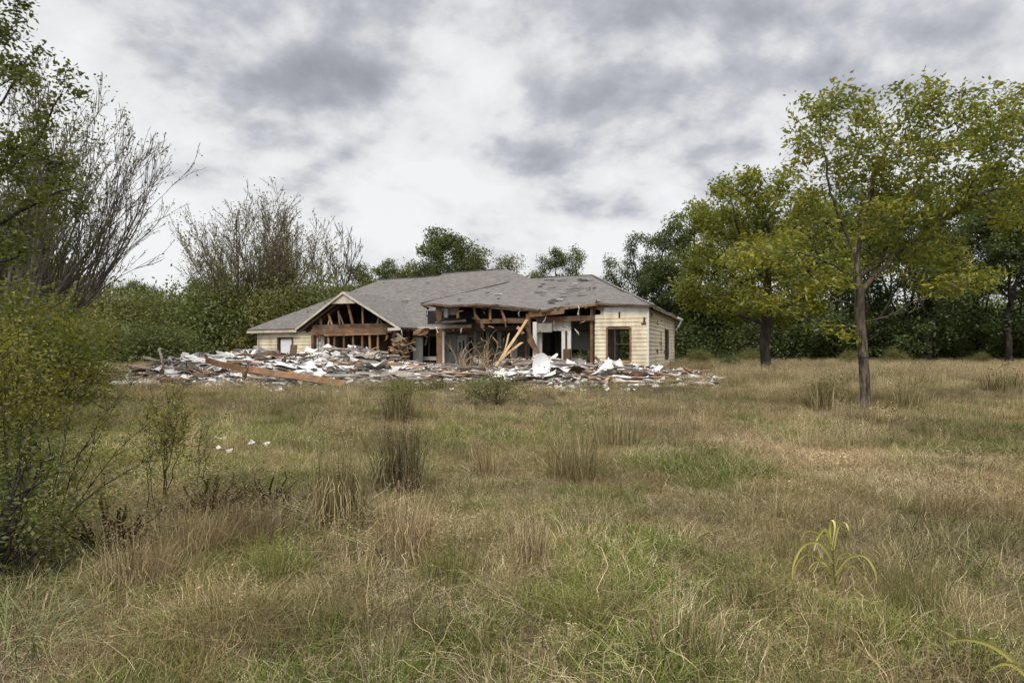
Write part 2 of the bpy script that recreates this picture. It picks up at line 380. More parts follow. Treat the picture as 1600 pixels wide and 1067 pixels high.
# ---- roofs: bilinear patches with thickness
def patch(mb, a, b, c, d, nu, nv, th=.13, jit=.0, edge_jag=0.0, sag=0.0):
    """a,b along the eave (left,right), c,d along the top (right,left)."""
    a, b, c, d = map(Vector, (a, b, c, d)); ua = (b-a).normalized()
    nrm = (b-a).cross(d-a).normalized() if (d-a).length > .01 else (b-a).cross(c-a).normalized()
    va = nrm.cross(ua)
    G = []
    for j in range(nv+1):
        row = []
        for i in range(nu+1):
            s, t = i/nu, j/nv
            p = a.lerp(b, s).lerp(d.lerp(c, s), t)
            k = math.sin(math.pi*s)*math.sin(math.pi*t)
            p = p + Vector((0, 0, -sag*k + (mnoise.noise(p*.7)*jit if 0 < j < nv or 1 else 0)))
            if j == 0 and edge_jag: p = p - va*random.uniform(-edge_jag*.4, edge_jag)
            row.append(p)
        G.append(row)
    T = Vector((0, 0, -th))
    def uv(p): q = p-a; return (q.dot(ua)+a.x, q.dot(va)+a.y)
    for j in range(nv):
        for i in range(nu):
            q = (G[j][i], G[j][i+1], G[j+1][i+1], G[j+1][i])
            mb.quad(*q, m=0, uv=tuple(uv(p) for p in q))
            mb.quad(*[p+T for p in reversed(q)], m=1)
    for i in range(nu):
        mb.quad(G[0][i]+T, G[0][i+1]+T, G[0][i+1], G[0][i], 1)
    for j in range(nv):
        mb.quad(G[j+1][0]+T, G[j][0]+T, G[j][0], G[j+1][0], 1)
        mb.quad(G[j][nu]+T, G[j+1][nu]+T, G[j+1][nu], G[j][nu], 1)
    return G

RM = [M['shingle'], M['lumber_dark']]
def build_roofs():
    # main hip roof
    EZ = 2.92
    FL = HW(386, 515, 2.0)
    FRp = hw(-1.0, 2.0, EZ)
    Lr = HW(597, 437, 10.0); Lm = HW(687, 431, 10.2); Rm = HW(693, 427, 10.5); Rr = HW(790, 420, 10.5)
    g1 = HW(560, 511, 2.0); g2 = HW(687, 511, 2.0); g3 = HW(693, 510.8, 2.0); g4 = HW(752, 507, 2.0)
    mb = MB()
    patch(mb, FL, g1, Lr, Lr, 10, 8, jit=.05, sag=.05)
    patch(mb, g1, g2, Lm, Lr, 14, 10, jit=.06, sag=.1)
    patch(mb, g2, g3, Rm, Lm, 1, 10, jit=.06)
    patch(mb, g3, g4, Rr, Rm, 10, 10, jit=.05, sag=.08)
    # right hip and far sides
    v_b = 19.5
    BL = hw(-27, v_b, 2.75); BR = hw(-2.5, v_b, EZ)
    patch(mb, g4, hw(-1.5, 6, 4.6), Rr, Rr, 6, 6, jit=.03)
    patch(mb, hw(-1.5, 6, 4.6), BR, Rr, Rr, 4, 4)
    patch(mb, BR, BL, Lr, Rr, 10, 6)
    patch(mb, BL, FL, Lr, Lr, 6, 6, jit=.03)
    hobj(mb, 'roof', RM, uv=True)
    # left gable
    gl = HW(462, 513, -1.0); gr = HW(624, 511, -1.0); ap = HW(536, 455, -1.0)
    rb = HW(615, 466, 6.2); rb = ap + HV*7.2 + Vector((0, 0, .02))
    lb = gl + HV*4.0; rbk = gr + HV*3.2
    mb = MB()
    patch(mb, lb, gl, ap, rb, 6, 6, jit=.03)
    patch(mb, gr, rbk, rb, ap, 6, 8, jit=.05, sag=.06)
    hobj(mb, 'gable_roof', RM, uv=True)
    # rake boards
    off = -HV*.03
    for (p, q) in ((gl, ap), (ap, gr)):
        mb = MB(); mb.beam(p+off+Vector((0, 0, -.10)), q+off+Vector((0, 0, -.10)), .05, .13, seg=6, warp=.006); hobj(mb, 'rake_board', M['cream'])
        mb = MB(); mb.beam(p+HV*.35+Vector((0, 0, -.26)), q+HV*.35+Vector((0, 0, -.26)), .04, .10, seg=5, warp=.012); hobj(mb, 'rake_board', M['grey_wood'])
    # apex infill
    mb = MB(); w = HU*.95
    a0 = ap + HV*.06 + Vector((0, 0, -.2)); z = Vector((0, 0, -.62))
    mb.quad(a0-w+z, a0+w+z, a0+Vector((0, 0, 0))+HU*.03, a0-HU*.03); b0 = HV*.03
    mb.quad(a0+w+z+b0, a0-w+z+b0, a0-HU*.03+b0, a0+HU*.03+b0); mb.quad(a0-w+z, a0-w+z+b0, a0+w+z+b0, a0+w+z)
    hobj(mb, 'gable_panel', M['cream'])
    # porch hip (torn front)
    EL = HW(657, 474, -.8); EM = HW(778, 475.5, -.8); ER = HW(840, 482.5, -.8); Q = HW(793, 441, 6.0); Qb = Q + HV*2.4
    V1 = hw(hu(657, -.8), 4.9, EL.z)
    mb = MB()
    patch(mb, EL, EM, Q, Q, 22, 8, jit=.10, edge_jag=.16, sag=.12)
    WL = HW(840, 434, 6.0)
    patch(mb, EM, ER, WL, Q, 6, 8, jit=.05, edge_jag=.1)
    patch(mb, V1, EL, Q, Qb, 5, 5)
    patch(mb, WL, WL+HV*4, Qb, Q, 2, 2)
    hobj(mb, 'porch_roof', RM, uv=True)
    # right wing
    WM = HW(933, 472.5, -.35); WB = hw(3.5, -.35, hz(1010, 477, -.35)); AP = HW(925, 430, 6.0); AB = AP + HV*3.0
    WC = hw(3.6, 15.2, 3.86); WR = hw(-6.5, 15.2, 3.86)
    mb = MB()
    patch(mb, ER, WM, AP, WL, 26, 12, jit=.16, edge_jag=.34, sag=.16)
    patch(mb, WM, WB, AP, AP, 8, 9, jit=.06, edge_jag=.04, sag=.06)
    patch(mb, WB, WC, AB, AP, 12, 8, jit=.06, edge_jag=.03)
    patch(mb, WC, WR, AB+HU*-3, AB, 6, 4)
    hobj(mb, 'wing_roof', RM, uv=True)
    # lifted and torn shingles on the wing and elsewhere
    def onplane(a, b, c, d, s, t): return a.lerp(b, s).lerp(d.lerp(c, s), t)
    for k in range(40):
        s, t = random.random(), random.uniform(.05, .9)
        if k < 34: p = onplane(ER, WM, AP, WL, s, t)
        elif k < 38: p = onplane(EL, EM, Q, Q, s, t)
        else: p = onplane(HW(625, 511, 2.0), g4, Rr, Lr, s, t)
        mb = MB(); L = random.uniform(.15, .6)
        mb.beam(p-HU*L/2+Vector((0, 0, .03)), p+HU*L/2+Vector((0, 0, random.uniform(.02, .06))), random.uniform(.07, .16), .015, up=(-.1, -.35, .9), seg=3, warp=.02, jag=.08)
        hobj(mb, 'loose_shingle', M['dark'] if random.random() < .6 else M['grey_wood'])
    # hip and ridge caps
    for (p, q) in ((Rr, Rm), (Lm, Lr), (AP, WL), (Q, EL), (AP, WB)):
        mb = MB(); mb.beam(p+Vector((0, 0, .03)), q+Vector((0, 0, .03)), .2, .025, seg=10, warp=.012); hobj(mb, 'ridge_cap', M['shingle'], uv=True)
    return dict(FL=FL, gl=gl, gr=gr, ap=ap, EL=EL, EM=EM, ER=ER, WM=WM, WB=WB, WC=WC)
RP = build_roofs()

# ---- clapboard walls with openings
def siding(name, u0, u1, z0, z1, place, board=.27, openings=(), parent=None, back=True, missing=()):
    """place(u, out, z) -> world; openings (ua, ub, za, zb)"""
    mb = MB(); n = max(1, round((z1-z0)/board)); bh = (z1-z0)/n
    for k in range(n):
        a, b = z0+k*bh, z0+(k+1)*bh
        cuts = [(u0, u1)]
        for (ua, ub, za, zb) in openings:
            if b > za+.02 and a < zb-.02:
                nc = []
                for (s, e) in cuts:
                    if ub <= s or ua >= e: nc.append((s, e)); continue
                    if s < ua: nc.append((s, ua))
                    if ub < e: nc.append((ub, e))
                cuts = nc
        for (s, e) in cuts:
            L = s
            while L < e-1e-4:
                E2 = min(e, L+random.uniform(1.4, 3.2));
                if e-E2 < .4: E2 = e
                dz = random.uniform(-.012, .012); o = random.uniform(0, .008)
                g = .012
                mb.quad(place(L+.002, .045+o, a+g+dz), place(E2-.002, .045+o, a+g+dz), place(E2-.002, .012+o, b), place(L+.002, .012+o, b))
                mb.quad(place(L+.002, -.005, a+g+dz), place(E2-.002, -.005, a+g+dz), place(E2-.002, .045+o, a+g+dz), place(L+.002, .045+o, a+g+dz))
                L = E2
            mb.box8([place(s, 0, a), place(e, 0, a), place(e, -.1, a), place(s, -.1, a), place(s, 0, b), place(e, 0, b), place(e, -.1, b), place(s, -.1, b)], 1)
    return hobj(mb, name, [M['siding'], M['drywall_dim']], parent)

def framed_window(u0, u1, z0, z1, v, mat, sillm, w=.11, out=.05):
    mb = MB()
    hbox(mb, u0-w, u0, v-out-.02, v+.08, z0-w, z1+w); hbox(mb, u1, u1+w, v-out-.02, v+.08, z0-w, z1+w)
    hbox(mb, u0, u1, v-out-.02, v+.08, z1, z1+w)
    f = hobj(mb, 'window', mat)
    mb = MB(); hbox(mb, u0, u1, v-out-.05, v+.08, z0-w, z0); hobj(mb, 'sill', sillm, f)
    return f

def build_walls():
    FLOOR = .3
    mb = MB(); hbox(mb, -26, 3.0, .15, 19, -.05, FLOOR); hobj(mb, 'floor_slab', M['concrete'])
    mb = MB(); hbox(mb, -20.2, -12.9, -.9, .15, -.05, FLOOR-.004); hobj(mb, 'floor_slab', M['concrete'])
    # --- right wing front wall
    ztop = hz(970, 478, 0)-.08
    front = lambda u, o, z: hw(u, -o, z)
    ua, ub = hu(950, 0), hu(984, 0); za, zb = hz(967, 563, 0), hz(967, 514, 0)
    ul, ur = hu(929.5, 0), 3.12
    siding('front_wall', ul, ur-.02, .12, ztop-.42, front, .245, [(ua, ub, za, zb)])
    mb = MB(); hbox(mb, ul+.35, ur, -.03, .06, ztop-.42, ztop+.02); hobj(mb, 'fascia_board', M['white'])
    f = framed_window(ua, ub, za, zb, 0, M['lumber'], M['lumber_pale'])
    mb = MB(); hbox(mb, ua+.38, ua+.44, .02, .06, za, zb); hbox(mb, ua+.44, ub, .02, .055, za+.95, za+1.0); hobj(mb, 'mullion', M['lumber_dark'], f)
    # side wall
    side = lambda s, o, z: hw(3.12+o, s, z)
    sa = 14.8
    siding('side_wall', .02, sa, .12, 3.78, side, .245, [(8.6, 10.6, .8, 2.7), (6.1, 6.5, 1.2, 2.4)])
    mb = MB(); hbox(mb, 3.06, 3.20, 8.5, 10.7, 2.7, 2.8); hbox(mb, 3.06, 3.20, 8.5, 10.7, .7, .8); hbox(mb, 3.06, 3.20, 8.5, 8.6, .8, 2.7); hbox(mb, 3.06, 3.20, 10.6, 10.7, .8, 2.7)
    f = hobj(mb, 'window', M['lumber_dark'])
    mb = MB(); hbox(mb, 3.08, 3.10, 8.6, 10.6, .8, 2.7); hobj(mb, 'pane', M['screen'], f)
    # corner trim, fascia, gutter, downspout at the far corner
    mb = MB(); hbox(mb, 3.10, 3.20, -.10, .02, .1, ztop+.05); hobj(mb, 'corner_trim', M['white'])
    mb = MB(); hbox(mb, 3.10, 3.20, 14.78, 14.9, .1, 3.7); hobj(mb, 'corner_trim', M['cream'])
    mb = MB(); mb.beam(RP['WB']+HU*.02+Vector((0, 0, -.16)), RP['WC']+HU*.02+Vector((0, 0, -.16)), .05, .14, seg=8, warp=.01); hobj(mb, 'fascia_board', M['grey_wood'])
    e = RP['WC']; mb = MB(); mb.beam(e+HU*.1-HV*2.6+Vector((0, 0, -.12)), e+HU*.15+Vector((0, 0, -.16)), .14, .13, seg=3, warp=.01); g = hobj(mb, 'gutter', M['white'])
    mb = MB(); mb.beam(e+HU*.12+Vector((0, 0, -.2)), e-HU*.15-HV*.2+Vector((0, 0, -.75)), .09, .09); mb.beam(e-HU*.15-HV*.2+Vector((0, 0, -.75)), e-HU*.32-HV*.2+Vector((0, 0, -1.0)), .09, .09); hobj(mb, 'downspout', M['white'], g)
    # marks: broken clapboard pieces
    for (px, py, w, h) in ((968, 492, .10, .38), (1006, 506, .3, .12), (1007, 500, .12, .3)):
        mb = MB(); u = hu(px, 0); z = hz(px, py, 0); hbox(mb, u-w/2, u+w/2, -.062, -.05, z-h/2, z+h/2); hobj(mb, 'torn_siding', M['lumber_dark'])
    for k in range(14):
        s = random.uniform(.5, 13); z = random.choice([.6, 1.1, 1.6, 2.2, 2.9, 3.3])+random.uniform(-.1, .1); w = random.uniform(.1, .5)
        if 8 < s < 11.2: continue
        mb = MB(); hbox(mb, 3.175, 3.185, s, s+w, z, z+random.uniform(.06, .3)); hobj(mb, 'torn_siding', random.choice([M['lumber_dark'], M['grey_wood']]))
    # --- left wing wall
    u0, u1 = hu(405, 2.4), hu(488, 2.4)
    lw = lambda u, o, z: hw(u, 2.4-o, z)
    wa, wb = hu(436, 2.4), hu(456.5, 2.4); wz0, wz1 = .75, hz(446, 529.5, 2.4)
    siding('left_wall', u0, u1, .12, 2.72, lw, .26, [(wa, wb, wz0, wz1)])
    mb = MB(); hbox(mb, u0-.12, u0, 2.32, 2.48, .1, 2.72); hobj(mb, 'corner_trim', M['cream'])
    ls = lambda s, o, z: hw(u0-o, s, z)
    siding('side_wall', 2.42, 17, .12, 2.7, ls, .26)
    f = framed_window(wa, wb, wz0, wz1, 2.4, M['lumber_dark'], M['white'], w=.13)
    mb = MB(); hbox(mb, wa+.13, wb, 2.43, 2.46, wz0, wz1); hobj(mb, 'blind', M['blind'], f)
    mb = MB(); hbox(mb, wa, wa+.13, 2.46, 2.48, wz0, wz1); hobj(mb, 'pane', M['screen'], f)
    # eave fascia of the left wing and gutter of the middle
    for (x0, y0, x1, y1, v, nm) in ((386, 519, 463, 517.5, 1.93, 'fascia_board'), (624, 514, 737, 509.5, 1.90, 'gutter'), (606, 514.5, 626, 514, -1.05, 'fascia_board')):
        mb = MB(); mb.beam(HW(x0, y0, v), HW(x1, y1, v), .07, .2 if nm != 'fascia_board' else .17, seg=8, warp=.012); o = hobj(mb, nm, M['cream'])
    # porch ceilings / soffit of the middle
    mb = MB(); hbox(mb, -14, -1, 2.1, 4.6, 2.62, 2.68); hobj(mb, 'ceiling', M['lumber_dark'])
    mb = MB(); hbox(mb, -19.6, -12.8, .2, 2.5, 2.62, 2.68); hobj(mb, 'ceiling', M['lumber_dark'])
    # --- gable front: beam, studs, struts
    part_beam('header_beam', M['lumber'], HW(487, 519, -.7), HW(613, 515.5, -.7), .14, .36, seg=6); part_beam('header_beam', M['lumber_dark'], HW(489, 511.5, -.62), HW(612, 508.5, -.62), .14, .32, seg=6, warp=.015)
    part_beam('header_beam', M['lumber'], HW(506, 524, -.79), HW(603, 521, -.79), .05, .10, seg=6, warp=.015)
    part_beam('post', M['lumber_dark'], HW(490, 524, -.7), HW(490, 575, -.7), .3, .2)
    for (x0, y0, x1, y1, w) in ((513, 524, 514, 552, .12), (523, 524, 523, 563, .13), (537.5, 524, 537.5, 563, .12), (552, 518, 552, 566, .12), (566, 523, 566.5, 566, .13),
                               (577.5, 516, 578.5, 568, .15), (591, 522, 590, 566, .13), (604.5, 520, 604, 530, .1), (500, 524, 499, 534, .08)):
        part_beam('stud', M['lumber'], HW(x0, y0, -.66+random.uniform(-.05, .05)), HW(x1, y1, -.66), w, .09, up=HV)
    for (x0, y0, x1, y1, w) in ((501, 498, 502, 507, .16), (513, 490, 519, 507, .13), (516, 496, 513, 508, .08), (529, 485, 531, 508, .12), (531, 492, 537, 508, .07),
                               (541, 464, 551.5, 508, .15), (539, 462, 543, 472, .08), (566.5, 480, 567, 508, .12), (592, 493, 589.5, 509, .11), (594, 500, 598, 508, .05)):
        part_beam('truss_web', M['lumber'] if w > .09 else M['grey_wood'], HW(x0, y0, -.5+random.uniform(-.1, .1)), HW(x1, y1, -.6), w, .09, up=HV)
    # truss chords just inside
    for k in (1.2, 3.2):
        for (p, q) in ((RP['gl'], RP['ap']), (RP['ap'], RP['gr'])):
            part_beam('rafter', M['lumber_dark'], p+HV*k+Vector((0, 0, -.22)), q+HV*k+Vector((0, 0, -.22)), .05, .16)
    # gable room back wall, darker boards, cloth
    part_rect('inner_wall', M['lumber_dark'], 487, 640, 514, 585, 2.0, .08)
    part_rect('attic_shade_backing', M['dark'], 497, 600, 494, 514, 2.2, .05); part_rect('attic_shade_backing', M['dark'], 520, 560, 472, 494, 2.2, .05)  # near-black sheets added to paint the attic shade behind the gable
    for x in range(496, 612, 15): part_rect('stud', M['lumber_dark'], x, x+3, 522, 580, 1.7, .1)
    part_rect('inner_panel', M['lumber'], 566, 584, 546, 572, -.3, .04)
    for (x0, x1, y0, y1) in ((491, 497, 527, 560), (498, 501, 530, 556), (501, 506.5, 526, 562)):
        part_rect('torn_sheet', M['plaster_white'], x0, x1, y0, y1, -.5+random.uniform(-.1, .1), .02)
    # --- area right of gable
    part_rect('post', M['lumber_dark'], 612, 619, 514, 580, -.6, .22)
    part_rect('inner_wall', M['drywall'], 645.5, 660, 527, 585, 2.6, .1)
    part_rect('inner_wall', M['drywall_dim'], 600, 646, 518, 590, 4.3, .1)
    part_rect('inner_wall', M['lumber_dark'], 646, 682, 512, 526, 2.5, .12)
    part_rect('inner_wall', M['dark'], 660, 700, 526, 590, 5.2, .1)  # near-black colour paints the shade inside the opening
    part_rect('window_ledge', M['drywall'], 660, 682, 557, 563, 3.0, .15)
    part_rect('window_frame', M['drywall_dim'], 669, 671, 526, 558, 4.9, .1)
    part_rect('inner_wall', M['drywall_dim'], 660, 682, 571, 585, 3.1, .1)
    part_rect('post', M['lumber'], 682, 691, 511, 582, 1.95, .3)
    part_rect('post_trim', M['white'], 691.2, 694, 516, 582, 1.95, .12)
    # recessed wall with door
    part_rect('inner_wall', M['drywall'], 694, 713, 522, 590, 4.6, .1)
    d = part_rect('door', M['white'], 713.5, 729, 524, 571, 4.5, .07)
    part_rect('pane', M['screen'], 717.3, 720, 535, 550, 4.47, .02, d); part_rect('pane', M['screen'], 722.7, 725.3, 532, 550, 4.47, .02, d)
    part_rect('handle', M['dark'], 714.6, 715.6, 549, 550.5, 4.44, .05, d)
    part_rect('door_frame', M['grey_wood'], 712.6, 730.5, 520.5, 523.5, 4.45, .15)
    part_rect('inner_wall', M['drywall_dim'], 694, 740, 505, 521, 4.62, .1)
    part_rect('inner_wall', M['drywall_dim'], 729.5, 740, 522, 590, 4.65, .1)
    part_rect('window', M['screen'], 732.5, 738.5, 527, 553, 4.6, .04)
    part_rect('inner_wall', M['dark'], 740, 835, 500, 590, 6.6, .1)  # near-black backing, interior shade painted behind the panels
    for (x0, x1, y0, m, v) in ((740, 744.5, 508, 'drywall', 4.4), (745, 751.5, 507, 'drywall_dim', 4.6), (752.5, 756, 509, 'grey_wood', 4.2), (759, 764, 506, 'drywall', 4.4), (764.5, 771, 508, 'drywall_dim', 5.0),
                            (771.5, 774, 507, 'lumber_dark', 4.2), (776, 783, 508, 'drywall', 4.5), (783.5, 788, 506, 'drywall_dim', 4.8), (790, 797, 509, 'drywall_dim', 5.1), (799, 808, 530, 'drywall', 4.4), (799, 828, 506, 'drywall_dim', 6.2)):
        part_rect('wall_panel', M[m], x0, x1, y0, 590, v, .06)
    for x, y, w in ((704, 547, 4), (748, 540, 3), (768, 552, 3), (780, 545, 4), (786, 525, 3)):
        part_rect('torn_patch', M['dark'], x-w/2, x+w/2, y-1.5, y+1.5, 4.1, .01)
    # --- torn porch front: top plate, cripple studs, lower beam
    part_beam('top_plate', M['lumber'], HW(712, 477.5, -.55), HW(770, 478.5, -.55), .09, .2, seg=4)
    part_beam('top_plate', M['grey_wood'], HW(768, 479.5, -.6), HW(838, 485, -.6), .09, .22, seg=4, warp=.02)
    part_beam('top_plate', M['lumber_dark'], HW(658, 476.5, -.6), HW(714, 477, -.6), .09, .12, seg=4, warp=.02)
    for (x0, y0, x1, y1, w) in ((714.5, 478, 716, 497, .17), (740.5, 480, 744, 500, .13), (766, 480, 766, 501, .14), (783, 482, 790, 503, .15), (789, 500, 791, 512, .06),
                               (684, 478, 686, 500, .3), (668, 480, 667, 494, .1), (690, 480, 689, 497, .12), (662, 478, 670, 482, .1)):
        part_beam('stud', M['lumber'] if x0 > 700 else M['lumber_dark'], HW(x0, y0, -.4), HW(x1, y1, -.45), w, .1, up=HV, jag=.07)
    part_beam('beam', M['lumber'], HW(744, 502, -.3), HW(830, 501, -.3), .12, .28, seg=5)
    part_beam('beam', M['lumber_dark'], HW(694, 515, 2.0), HW(830, 512, 2.0), .2, .3, seg=5)
    part_beam('board', M['drywall'], HW(694, 489, -.1), HW(700, 489, -.1), .1, .6)
    part_rect('torn_patch', M['drywall_dim'], 692, 712, 480, 492, .2, .03)
    mb = MB(); patch(mb, HW(680, 503.5, -.5), HW(729, 501, -.5), HW(727, 495, 1.5), HW(688, 496, 1.5), 6, 3, th=.06, jit=.05, edge_jag=.08); hobj(mb, 'torn_roof_flap', RM, uv=True)
    part_beam('dangling_board', M['lumber'], HW(744, 494, -.6), HW(757, 513, -.7), .18, .05, jag=.1, warp=.04)
    part_beam('dangling_board', M['lumber_dark'], HW(741, 497, -.65), HW(750, 500, -.7), .3, .08, jag=.1, warp=.04)
    part_rect('attic_shade_backing', M['dark'], 668, 845, 484, 508, 2.4, .05)  # near-black sheet added as painted attic shade behind the porch front
    # dangling strips
    for (x0, y0, x1, y1) in ((812, 481, 811, 494), (628, 516, 627, 524), (682, 510, 684, 519), (853, 494, 849, 503), (904, 478, 904.5, 492), (722, 512, 719, 521), (667, 483, 668, 492)):
        part_beam('hanging_strip', M['white'], HW(x0, y0, -.7), HW(x1, y1, -.7), .07, .03, warp=.05, jag=.05)
    # --- crumpled sheathing hanging beside the gable
    def crumple(name, mat, pts, v, n=7, amp=.22, parent=None):
        a, b, c, d = [HW(x, y, v) for x, y in pts]; G = []
        for j in range(n+1):
            G.append([a.lerp(b, i/n).lerp(d.lerp(c, i/n), j/n) + HV*random.uniform(-amp, amp)*1.6 + Vector((0, 0, random.uniform(-amp, amp)*.5)) + HU*random.uniform(-amp, amp)*.5 for i in range(n+1)])
        mb = MB()
        for j in range(n):
            for i in range(n):
                q = (G[j][i], G[j][i+1], G[j+1][i+1], G[j+1][i]); mb.quad(*q, m=random.choice([0, 0, 1])); mb.quad(*[p+HV*.02 for p in reversed(q)], m=1)
        return hobj(mb, name, mat, parent)
    crumple('torn_sheathing', [M['lumber_pale'], M['grey_wood']], ((604, 550), (640, 551), (634, 526), (612, 530)), -1.3)
    crumple('torn_sheathing', [M['lumber'], M['lumber_dark']], ((624, 556), (646, 548), (650, 530), (628, 536)), -.8)
    crumple('torn_sheathing', [M['lumber'], M['lumber_pale']], ((575, 574), (612, 574), (612, 552), (600, 560)), -1.5, amp=.1)
    crumple('torn_sheathing', [M['lumber'], M['lumber_dark']], ((646, 527), (668, 521), (672, 512), (645, 515)), .5, n=4, amp=.06)
    part_beam('tilted_board', M['grey_wood'], HW(620, 521, -.9), HW(649, 547, -1.0), .16, .04, up=HV)
    part_beam('tilted_board', M['lumber_pale'], HW(630, 541, -1.2), HW(648, 534, -1.2), .1, .05)
    # --- leaning broken studs in the middle
    part_beam('post', M['lumber'], HW(825, 490, -.5), HW(828, 537, -.5), .24, .14, up=HV)
    part_beam('post', M['lumber'], HW(819, 505, -.7), HW(843, 556, -.9), .16, .10, up=HV, warp=.02)
    part_beam('post', M['lumber'], HW(826, 530, -.75), HW(845, 560, -1.1), .22, .10, up=HV, warp=.02)
    part_beam('post', M['lumber_dark'], HW(822, 540, .2), HW(824, 572, .2), .14, .10)
    part_beam('post', M['lumber_pale'], HW(823, 500, -.8), HW(775, 573, -3.4), .15, .09, up=HV, warp=.02)
    part_beam('post', M['lumber_pale'], HW(815, 535, -2.0), HW(782, 562, -3.1), .13, .08, up=HV, warp=.02, jag=.12)
    part_beam('post', M['lumber_pale'], HW(795, 522, -1.8), HW(787, 558, -2.8), .09, .06, up=HV, warp=.02, jag=.12)
    part_beam('post', M['lumber_pale'], HW(808, 512, -1), HW(818, 521, -1.2), .12, .16, warp=.04, jag=.12)
    part_rect('post', M['white'], 832.5, 838.5, 503, 572, -.55, .18)
    # --- dining corner between the posts
    part_beam('beam', M['lumber'], HW(828, 491.5, -.6), HW(882, 485.5, -.6), .12, .34, seg=5, jag=.08)
    part_beam('beam', M['lumber_pale'], HW(882, 482, -.5), HW(929, 475.5, -.5), .12, .15, seg=4)
    part_beam('beam', M['lumber_dark'], HW(838, 499, -.2), HW(928, 497, -.2), .2, .30, seg=5)
    part_rect('header', M['drywall'], 840, 892, 502, 517, .0, .12)
    part_rect('header', M['drywall_dim'], 839, 862, 505, 519, -.35, .1)
    part_rect('post', M['drywall'], 839, 846.5, 517, 580, .0, .14)
    part_rect('door_frame', M['white'], 877.5, 883, 517, 580, .0, .14); part_rect('door_frame', M['white'], 886.5, 892, 503, 560, .0, .14)
    part_rect('door_frame', M['lumber_dark'], 883, 886.5, 517, 580, .04, .1)
    part_rect('broken_post', M['lumber'], 880, 891, 545, 575, -.25, .2)
    part_rect('post', M['lumber'], 922, 926, 476, 580, -.1, .16); part_rect('post', M['lumber_dark'], 926, 930, 478, 580, -.02, .16)
    part_rect('stud', M['lumber'], 904, 906, 478, 496, -.1, .08); part_rect('attic_shade_backing', M['dark'], 838, 935, 470, 498, 2.4, .05)  # the wide near-black sheet paints attic shade under the wing roof
    part_beam('brace', M['lumber_dark'], HW(930, 476, -.2), HW(943, 480, -.2), .1, .5)
    # interior far walls with openings onto the trees
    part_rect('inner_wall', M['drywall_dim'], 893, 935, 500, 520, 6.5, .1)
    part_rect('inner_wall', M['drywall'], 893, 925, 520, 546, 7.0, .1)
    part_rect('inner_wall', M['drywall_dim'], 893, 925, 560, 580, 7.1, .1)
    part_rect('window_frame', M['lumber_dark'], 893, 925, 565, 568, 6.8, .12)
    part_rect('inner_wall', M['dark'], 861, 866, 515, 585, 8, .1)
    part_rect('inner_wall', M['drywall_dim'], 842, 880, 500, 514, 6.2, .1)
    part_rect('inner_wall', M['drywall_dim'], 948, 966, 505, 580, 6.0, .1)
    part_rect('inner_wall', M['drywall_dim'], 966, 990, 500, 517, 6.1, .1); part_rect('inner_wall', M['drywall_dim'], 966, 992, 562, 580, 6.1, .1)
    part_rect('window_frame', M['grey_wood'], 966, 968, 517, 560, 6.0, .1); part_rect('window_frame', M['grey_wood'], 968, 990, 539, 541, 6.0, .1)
    mb = MB(); hbox(mb, -6.5, 3.0, 1.6, 14.6, 3.35, 3.42); hobj(mb, 'ceiling', M['drywall_dim'])
    # rear wall
    mb = MB(); hbox(mb, -25.5, -7, 17, 17.15, .1, 2.7); hobj(mb, 'rear_wall', M['siding'])
    mb = MB(); hbox(mb, -7, -5.6, 14.6, 14.75, .1, 3.7); hbox(mb, 2.2, 3.1, 14.6, 14.75, .1, 3.7); hbox(mb, -5.6, 2.2, 14.6, 14.75, 3.1, 3.7); hobj(mb, 'rear_wall', M['siding'])
def splinters():
    sp = [(490, 608, 524, 560, -.9), (660, 735, 510, 535, 1.9), (740, 835, 503, 530, -.3), (840, 925, 498, 520, -.3), (660, 835, 476, 500, -.45), (600, 650, 515, 560, -1.1), (740, 830, 545, 575, -.8), (843, 925, 555, 575, -.5)]
    for (x0, x1, y0, y1, v) in sp:
        for k in range(7):
            x = random.uniform(x0, x1); y = random.uniform(y0, y1); a = random.gauss(1.57, .7) if y < 535 else random.uniform(0, 3.14); L = random.uniform(5, 14)
            part_beam('broken_lath', M[random.choice(['lumber', 'lumber_pale', 'grey_wood', 'lumber_dark', 'drywall'])], HW(x, y, v), HW(x+L*math.cos(a), y+L*math.sin(a)*.8, v+random.uniform(-.3, .3)), random.uniform(.03, .09), random.uniform(.02, .05), warp=.03, jag=.08)
    for k in range(9):
        x = random.uniform(700, 920); part_beam('fallen_insulation', M['plaster_white'] if k % 2 else M['drywall'], HW(x, random.uniform(560, 570), 1.5), HW(x+random.uniform(5, 16), random.uniform(560, 572), 1.3), .3, .25, warp=.12, jag=.2, seg=4)
build_walls(); splinters()

